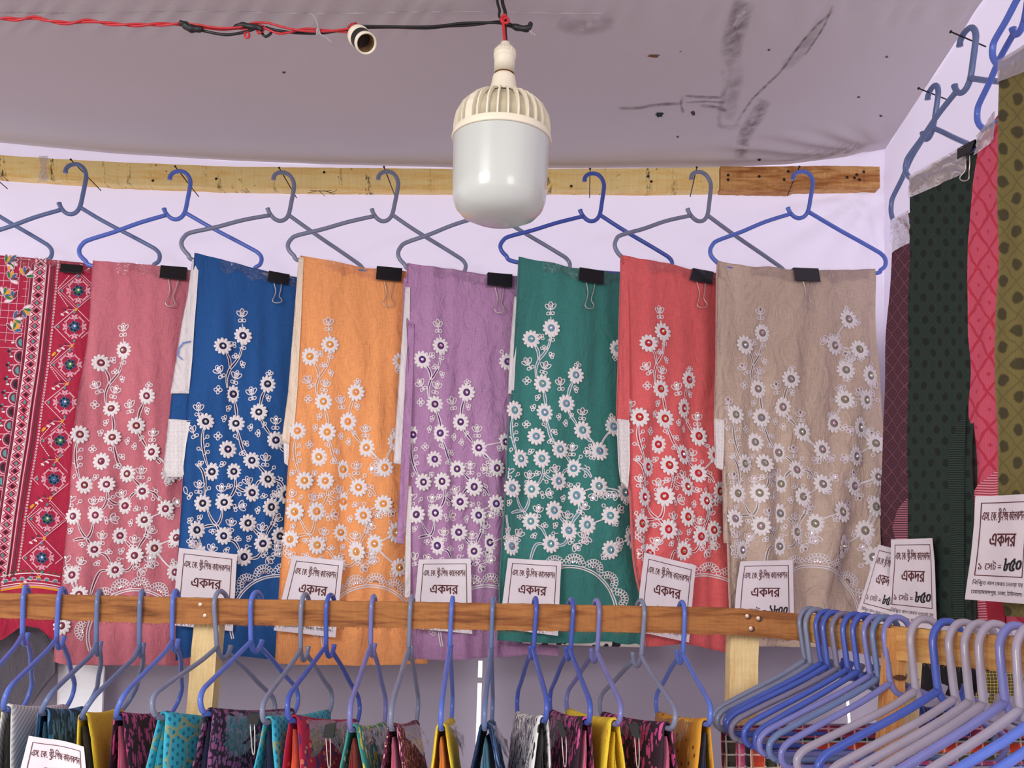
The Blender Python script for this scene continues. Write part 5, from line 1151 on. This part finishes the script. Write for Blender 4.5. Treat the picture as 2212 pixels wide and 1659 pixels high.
FR = [ # top, neck, knob, near ext, near bottom, far ext, mat, colour words, garment outer, inner, xL, xR at 1659, label words
 ((58, 1268), (40, 1378), (66, 1378), (-52, 1505), (-40, 1532), (63, 1500), 'm_blue', 'lime', 'orange', (-70, -20), 'lime green printed suit piece at the far left edge'),
 ((137, 1272), (118, 1382), (137, 1386), (13, 1502), (25, 1528), (157, 1500), 'm_blue', 'white', 'black', (-4, 24), 'white suit piece with cable print hanging near the left edge'),
 ((216, 1277), (202, 1400), (220, 1392), (102, 1512), (116, 1550), (200, 1506), 'm_sl', 'teald', 'teal', (80, 112), 'dark teal floral suit piece behind the price label'),
 ((308, 1277), (294, 1404), (314, 1392), (191, 1522), (203, 1558), (283, 1508), 'm_sl', 'yellow', 'black', (182, 216), 'yellow speckled suit piece with a dark gap, left part of the row'),
 ((381, 1277), (367, 1392), (387, 1390), (260, 1517), (274, 1554), (386, 1512), 'm_blue', 'magenta', 'pink', (246, 284), 'black suit piece with magenta leaves and pink lining, at the left'),
 ((479, 1278), (466, 1408), (498, 1395), (329, 1517), (344, 1552), (594, 1528), 'm_grey', 'cyan', 'cyan', (316, 348), 'wide cyan eyelet suit piece with gold pattern'),
 ((556, 1280), (540, 1393), (563, 1393), (433, 1510), (441, 1544), (644, 1508), 'm_blue', 'purplek', 'navy', (414, 442), 'black and purple geometric suit piece with a clip'),
 ((661, 1284), (645, 1412), (666, 1402), (567, 1532), (576, 1572), (717, 1512), 'm_grey', 'cyan', 'navy', (552, 594), 'cyan lace suit piece with navy lining'),
 ((716, 1286), (703, 1404), (719, 1404), (621, 1522), (638, 1560), (777, 1530), 'm_dblue', 'crimson', 'coral', (614, 652), 'crimson and violet suit piece with coral lining'),
 ((808, 1288), (799, 1400), (808, 1402), (756, 1540), (764, 1562), (833, 1532), 'm_lil', 'tealy', 'red', (738, 790), 'teal and yellow printed suit piece with red lining'),
 ((891, 1289), (882, 1408), (887, 1404), (845, 1540), (856, 1572), (903, 1530), 'm_grey', 'maroon', 'pink', (830, 872), 'maroon dotted suit piece with pink lining'),
 ((978, 1292), (970, 1405), (973, 1405), (953, 1540), (961, 1570), (977, 1525), 'm_blue', 'yellow', 'orange', (938, 974), 'yellow suit piece with orange lining seen edge-on'),
 ((1066, 1294), (1060, 1410), (1061, 1408), (1047, 1540), (1052, 1572), (1064, 1530), 'm_sl', 'navyl', 'teal', (1022, 1078), 'navy suit piece with pale blue leaves and teal lining, seen edge-on'),
 ((1156, 1293), (1151, 1408), (1145, 1408), (1181, 1527), (1175, 1572), (1117, 1515), 'm_dblue', 'bw', 'black', (1154, 1184), 'black and white printed suit piece with black lining'),
 ((1234, 1295), (1232, 1410), (1223, 1405), (1275, 1532), (1265, 1565), (1188, 1512), 'm_dblue', 'magenta', 'pink', (1250, 1276), 'black suit piece with magenta leaves, right of the black and white one'),
 ((1288, 1297), (1290, 1415), (1277, 1408), (1341, 1537), (1331, 1568), (1224, 1510), 'm_lil', 'yellow', 'yellow', (1314, 1348), 'yellow speckled suit piece in the right part of the row'),
 ((1383, 1298), (1385, 1425), (1367, 1410), (1459, 1547), (1449, 1580), (1296, 1517), 'm_grey', 'magenta', 'pink', (1436, 1462), 'wide black suit piece with magenta leaves, second from the right end'),
 ((1472, 1301), (1477, 1418), (1462, 1412), (1535, 1537), (1525, 1575), (1417, 1517), 'm_blue', 'mustard', 'navy', (1508, 1536), 'mustard suit piece with navy lining at the right end of the row')]
HN = {'m_blue': 'bright blue', 'm_sl': 'slate blue', 'm_grey': 'grey', 'm_dblue': 'deep blue', 'm_lil': 'lilac blue'}
ORD = []
for i, (Ht, S0, K0, NE, NB, FE, mn, og, ig, (xl, xr), lab) in enumerate(FR):
    yN, yF = DR-.17, DR+.16; yc = DR+.012
    Nn = ((S0[0]+K0[0])/2, max(S0[1], K0[1])+14)
    L3 = P(FE[0], FE[1], yF); R3 = P(NE[0], NE[1], yN); N3 = P(Nn[0], Nn[1], yc+.004); H3 = P(Ht[0], Ht[1], yc+.004)
    hg = hanger(L3, R3, N3, H3, globals()[mn], HN[mn]+' hanger on the front rail holding the '+lab.split(' suit piece')[0]+' suit piece'+({3: ' at left', 4: ' at left', 14: ' at right of middle', 15: ' at right', 16: ', wide one', 11: ' edge-on', 10: ''}.get(i, '')), .0040, 'hangers on the front rail')
    # garment folded over the hanger's bar
    bn, bf = root_bar[hg.name]; nt = bn.lerp(bf, .01); ft = bn.lerp(bf, .97)
    root = empty('hanging_suit_piece', nt, lab, 'cloth', 'folded suit pieces on the front rail')
    ex = 2.4; bl, br = P(xl, 1659, nt.y), P(xr, 1659, nt.y); dl = (bl-nt)*ex; dr_ = (br-nt)*ex; dl.x *= .62; dr_.x *= .62
    m = MB(); saddle(m, nt, ft, dl, dr_, .0088, .0036, seed=i); m.build('outer_layer', GM[og], root)
    w_ = xr-xl
    if w_ > 20:
        for t_ in ((.38, .62) if w_ < 44 else (.3, .5, .7)):
            dd = dl.lerp(dr_, t_); o_ = Vector((0, .004, -.012)); m = MB(); sheet(m, nt+o_, ft+o_, ft+dd, nt+dd+o_, .0044, 0, seed=i+9); m.build('lining_panel', GM[ig], root)
    if i in (9, 10, 11, 12, 13, 14, 16, 17, 6, 8):
        m = MB(); n = 7; vs = []; sg = 1 if i < 13 else -1
        rs = random.Random(i)
        for j in range(n+1):
            for q in range(n+1):
                u = q/n; v = j/n; p = nt.lerp(ft, .12+.85*u)+(dl if sg < 0 else dr_)*(v*(.28+.1*math.sin(u*9+i)))+Vector((sg*(.008+.006*abs(noise.noise(Vector((u*4, v*4, i))))+(.012*v if i in (10, 11, 12, 17) else 0)), 0, .002)); vs.append(p+Vector((noise.noise(Vector((u*5, v*5, i+.3)))*.005, 0, noise.noise(Vector((u*5, v*3, i+7.3)))*.004)))
        m.add(vs, [(j*(n+1)+q, j*(n+1)+q+1, (j+1)*(n+1)+q+1, (j+1)*(n+1)+q) for j in range(n) for q in range(n)]); m.build('plastic_cover', m_film3, root, smooth=i % 2 == 0)
def fclip(q, y, lab, hx=None):
    A = [P(*c, y) for c in q]; root = empty('binder_clip', A[0], lab, 'clip', 'binder clips on the front row'); m = MB(); T = Vector((0, .012, 0)); B = [a+T for a in A]
    m.add(A+B, [(0, 1, 2, 3), (7, 6, 5, 4), (0, 4, 5, 1), (1, 5, 6, 2), (2, 6, 7, 3), (3, 7, 4, 0)]); m.build('body', m_black, root, smooth=False)
    x0 = (q[3][0]+q[2][0])/2; y0 = (q[3][1]+q[2][1])/2; m = MB(); tube(m, smooth_path([P(x0-4, y0, y-.001), P(x0-2, y0+30, y-.004), P(x0+1, y0+62, y-.004), P(x0+5, y0+62, y-.004), P(x0+6, y0+30, y-.004), P(x0+5, y0, y-.001)], 3), .0008, 6); m.build('wire_handle', m_wire, root)
fclip(((536, 1541), (561, 1542), (556, 1566), (533, 1563)), 1.235, 'dark binder clip on the black and purple suit piece')
fclip(((702, 1566), (724, 1562), (719, 1595), (697, 1594)), 1.235, 'dark binder clip on the crimson and violet suit piece')
fclip(((1203, 1556), (1213, 1560), (1223, 1590), (1212, 1592)), 1.24, 'dark binder clip on the magenta suit piece right of middle')
fclip(((1360, 1566), (1378, 1565), (1384, 1597), (1366, 1590)), 1.24, 'dark binder clip on the wide magenta suit piece')
lc = Cloth(P(100, 1640, 1.17), Vector((0, -1, 0)), [(0, 0)], [(1, 1)], [(0, 0)], [(1, 1)])
label(lc, ((66, 1588), (184, 1612), (196, 1790), (20, 1760)), None, 'large white price label at the bottom left corner in front of the suit pieces', off=.0, seed=3, curl=.006)
# ------------------------------------------------------------------ crowded empty hangers on the right rail
RG = [((1740, 1315), (1737, 1433), (1543, 1555), 'm_grey'), ((1754, 1317), (1748, 1443), (1550, 1562), 'm_grey'), ((1777, 1321), (1773, 1439), (1568, 1565), 'm_dblue'), ((1794, 1323), (1787, 1446), (1572, 1571), 'm_dblue'),
 ((1815, 1326), (1809, 1452), (1580, 1581), 'm_mvd'), ((1838, 1327), (1831, 1454), (1608, 1591), 'm_dblue'), ((1859, 1329), (1853, 1459), (1633, 1604), 'm_dblue'), ((1885, 1332), (1882, 1469), (1641, 1610), 'm_lil'),
 ((1903, 1334), (1899, 1476), (1662, 1620), 'm_sl'), ((1928, 1334), (1924, 1488), (1688, 1636), 'm_lil'), ((1988, 1337), (1981, 1507), (1722, 1650), 'm_mv'), ((2037, 1343), (2029, 1506), (1768, 1664), 'm_dblue'),
 ((2073, 1345), (2068, 1525), (1790, 1690), 'm_mv'), ((2108, 1347), (2100, 1533), (1818, 1706), 'm_mv'), ((2140, 1348), (2129, 1539), (1846, 1722), 'm_mv'), ((2185, 1352), (2177, 1535), (1890, 1728), 'm_lil'),
 ((2221, 1354), (2208, 1552), (1930, 1745), 'm_mv'), ((2262, 1360), (2256, 1566), (1955, 1760), 'm_blue'), ((2310, 1366), (2304, 1582), (2020, 1780), 'm_blue')]
m_mvd = plastic('mauve_grey_plastic', (120, 114, 140), .2)
HN2 = {'m_grey': 'grey', 'm_dblue': 'deep blue', 'm_mvd': 'mauve grey', 'm_lil': 'lilac blue', 'm_sl': 'slate blue', 'm_mv': 'clear mauve', 'm_blue': 'bright blue'}
ORDW = ['farthest', 'second', 'third', 'fourth', 'fifth', 'sixth', 'seventh', 'eighth', 'ninth', 'tenth', 'eleventh', 'twelfth', 'thirteenth', 'fourteenth', 'fifteenth', 'sixteenth', 'seventeenth', 'eighteenth', 'nineteenth']
for i, (Ht, S0, LE, mn) in enumerate(RG):
    y = rail_y(Ht[0]); H3 = P(Ht[0]+11, Ht[1], y+.008); N3 = P(S0[0]+24, S0[1]+13, y-.004); R3 = P(LE[0], LE[1]-8, y-.05)
    L3 = N3+(N3-R3)*.86; L3.z = R3.z+.004
    hanger(L3, R3, N3, H3, globals()[mn], HN2[mn]+' empty-armed hanger, '+ORDW[i]+' from the back in the crowd on the right rail', .0045 if i < 10 else .0052, 'crowded hangers on the right rail')
# plaid cloths folded over those hangers
PL = [('red_pink', (184, 60, 92), (236, 180, 196), (120, 30, 60), 1560, 1570, 1.315), ('black', (30, 28, 30), (214, 206, 196), (80, 74, 60), 1566, 1592, 1.30), ('pink', (226, 96, 140), (244, 210, 222), (190, 60, 110), 1592, 1592, 1.285), ('black_two', (26, 30, 40), (210, 206, 204), (60, 64, 80), 1612, 1596, 1.27),
 ('orange', (226, 84, 48), (248, 200, 180), (180, 50, 36), 1624, 1606, 1.255), ('olive_black', (44, 46, 32), (216, 210, 190), (90, 92, 60), 1656, 1627, 1.24), ('pink_two', (232, 110, 150), (250, 220, 226), (200, 70, 120), 1688, 1645, 1.20), ('blue', (42, 58, 160), (170, 186, 230), (20, 26, 90), 1712, 1653, 1.18)]
PLN = ['maroon pink checked cloth at the back of the folded pile', 'black and white checked cloth second from the back of the folded pile', 'pink checked cloth beside the first black one in the folded pile', 'narrow black checked cloth between the pink and orange ones', 'orange checked cloth in the middle of the folded pile', 'olive black checked cloth in front of the orange one', 'light pink checked cloth near the bottom edge', 'blue checked cloth at the bottom edge of the picture']
for i, (nm, c1, c2, c3, x0, y0, yd) in enumerate(PL):
    c = Cloth(P(x0, y0, yd), Vector((0, -1, 0)), [(y0, x0), (1800, x0+6)], [(y0, 2300), (1800, 2300)], [(x0, y0), (1900, y0-2+i*.5), (2300, y0+2)], [(x0, 1800), (2300, 1800)], .004, i, .010, 40, 12, 14.0)
    m = MB(); c.grid(m); tag(m.build('checked_cloth', plaid('plaid_'+nm, c1, c2, c3, 3.6)), PLN[i], 'cloth', 'checked cloths folded over the right rail hangers')
# dark cloths seen behind the right rail
for (x0, y0, x1, y1, yd, mt, lab, tp_) in ((1990, 1440, 2300, 1620, 1.55, GM['black'], 'black cloth hanging behind the right rail', [(1990, 1415), (2300, 1425)]),
                                       (2060, 1500, 2300, 1600, 1.5, plaid('yellow_black_check', (28, 26, 22), (206, 184, 84), (90, 80, 40), 14.0), 'yellow and black checked cloth behind the clear mauve hangers', [(2055, 1560), (2110, 1500), (2130, 1450), (2300, 1440)]),
                                       (2150, 1600, 2300, 1640, 1.46, plaid('rose_check', (176, 52, 84), (230, 150, 170), (120, 30, 60), 12.0), 'rose checked cloth low behind the right rail', [(2140, 1610), (2175, 1590), (2300, 1590)])):
    c = Cloth(P(x0, y0, yd), Vector((0, -1, 0)), [(1400, x0), (1640, x0)], [(1400, x1), (1640, x1)], tp_, [(x0, y1+30), (x1, y1+30)], .006, 3, .008, 24, 20, 20.0)
    m = MB(); c.grid(m); tag(m.build('hanging_cloth', mt), lab, 'cloth')
# pieces behind the left end
c = Cloth(P(120, 1480, 1.84), Vector((0, -1, 0)), [(1400, 128), (1640, 118)], [(1400, 228), (1640, 214)], [(120, 1432), (230, 1440)], [(110, 1600), (230, 1600)], .003, 3, .006, 12, 20, 20.0)
m = MB(); c.grid(m); tag(m.build('white_sheet', plain('bright_white_sheet', (244, 244, 250), .8)), 'bright white sheet hanging low on the back wall behind the left suit pieces', 'sheet')
c = Cloth(P(120, 1400, 1.8), Vector((0, -1, 0)), [(1380, -140), (1540, -140)], [(1380, 120), (1460, 118), (1540, 60)], [(-140, 1350), (30, 1348), (90, 1362), (122, 1420)], [(-140, 1540), (60, 1530), (118, 1470)], .004, 3, .01, 20, 20, 20.0)
m = MB(); c.grid(m); tag(m.build('hanging_cloth', fabric('slate_grey_cotton', (84, 78, 88), .08)), 'dark grey cloth edge below the crimson printed cloth', 'cloth')
# unseen boards added behind the back wall to block backlight on its lower part
m = MB(); z1 = P(1100, 700, YW).z; xA = P(1035, 1500, YW).x; xB = P(1830, 1500, YW).x
for u0, u1 in ((-3, xA-.012), (xA+.016, xB+.0), (xB+.06, 1.6)):
    m.add([(u0, YW+.07, 0), (u1, YW+.07, 0), (u1, YW+.07, z1), (u0, YW+.07, z1), (u0, YW+.09, 0), (u1, YW+.09, 0), (u1, YW+.09, z1), (u0, YW+.09, z1)], [(0, 1, 2, 3), (7, 6, 5, 4), (3, 2, 6, 7), (0, 3, 7, 4), (1, 5, 6, 2)])
o = m.build('backlight_blocker', plain('dark_blocker', (70, 60, 66), .9), smooth=False); o['kind'] = 'structure'

# clear tape round the left beam, a loose cord behind the row and splinters hanging from the beam
m = MB(); vs = []
for i in range(9):
    for x in (86, 102): vs.append(P(x+2*math.sin(i+x), lerp(337, 392, i/8), YB-.002-.001*(i % 2)))
m.add(vs, [(2*i, 2*i+1, 2*i+3, 2*i+2) for i in range(8)]); tag(m.build('clear_tape', m_tintf), 'clear tape wrapped round the back beam at the left', 'tape')
m = MB()
for q in ([(670, 411), (700, 413), (716, 411)], [(690, 413), (698, 420), (702, 424)], [(700, 411), (715, 416), (728, 410)], [(664, 417), (690, 412), (708, 414)], [(705, 412), (718, 419), (724, 418)]): tube(m, smooth_path([P(x, y, YB-.004) for x, y in q], 3), .0007, 4)
tag(m.build('bark_fibres', m_knot), 'brown bark fibres hanging under the back beam', 'fibres')
m = MB(); tube(m, smooth_path([P(x, y, 1.742) for x, y in [(656, 1412), (653, 1480), (650, 1520), (643, 1550), (641, 1600)]], 4), .0008, 5); tag(m.build('thin_string', m_cream), 'thin cream string hanging below the orange cloth', 'string')
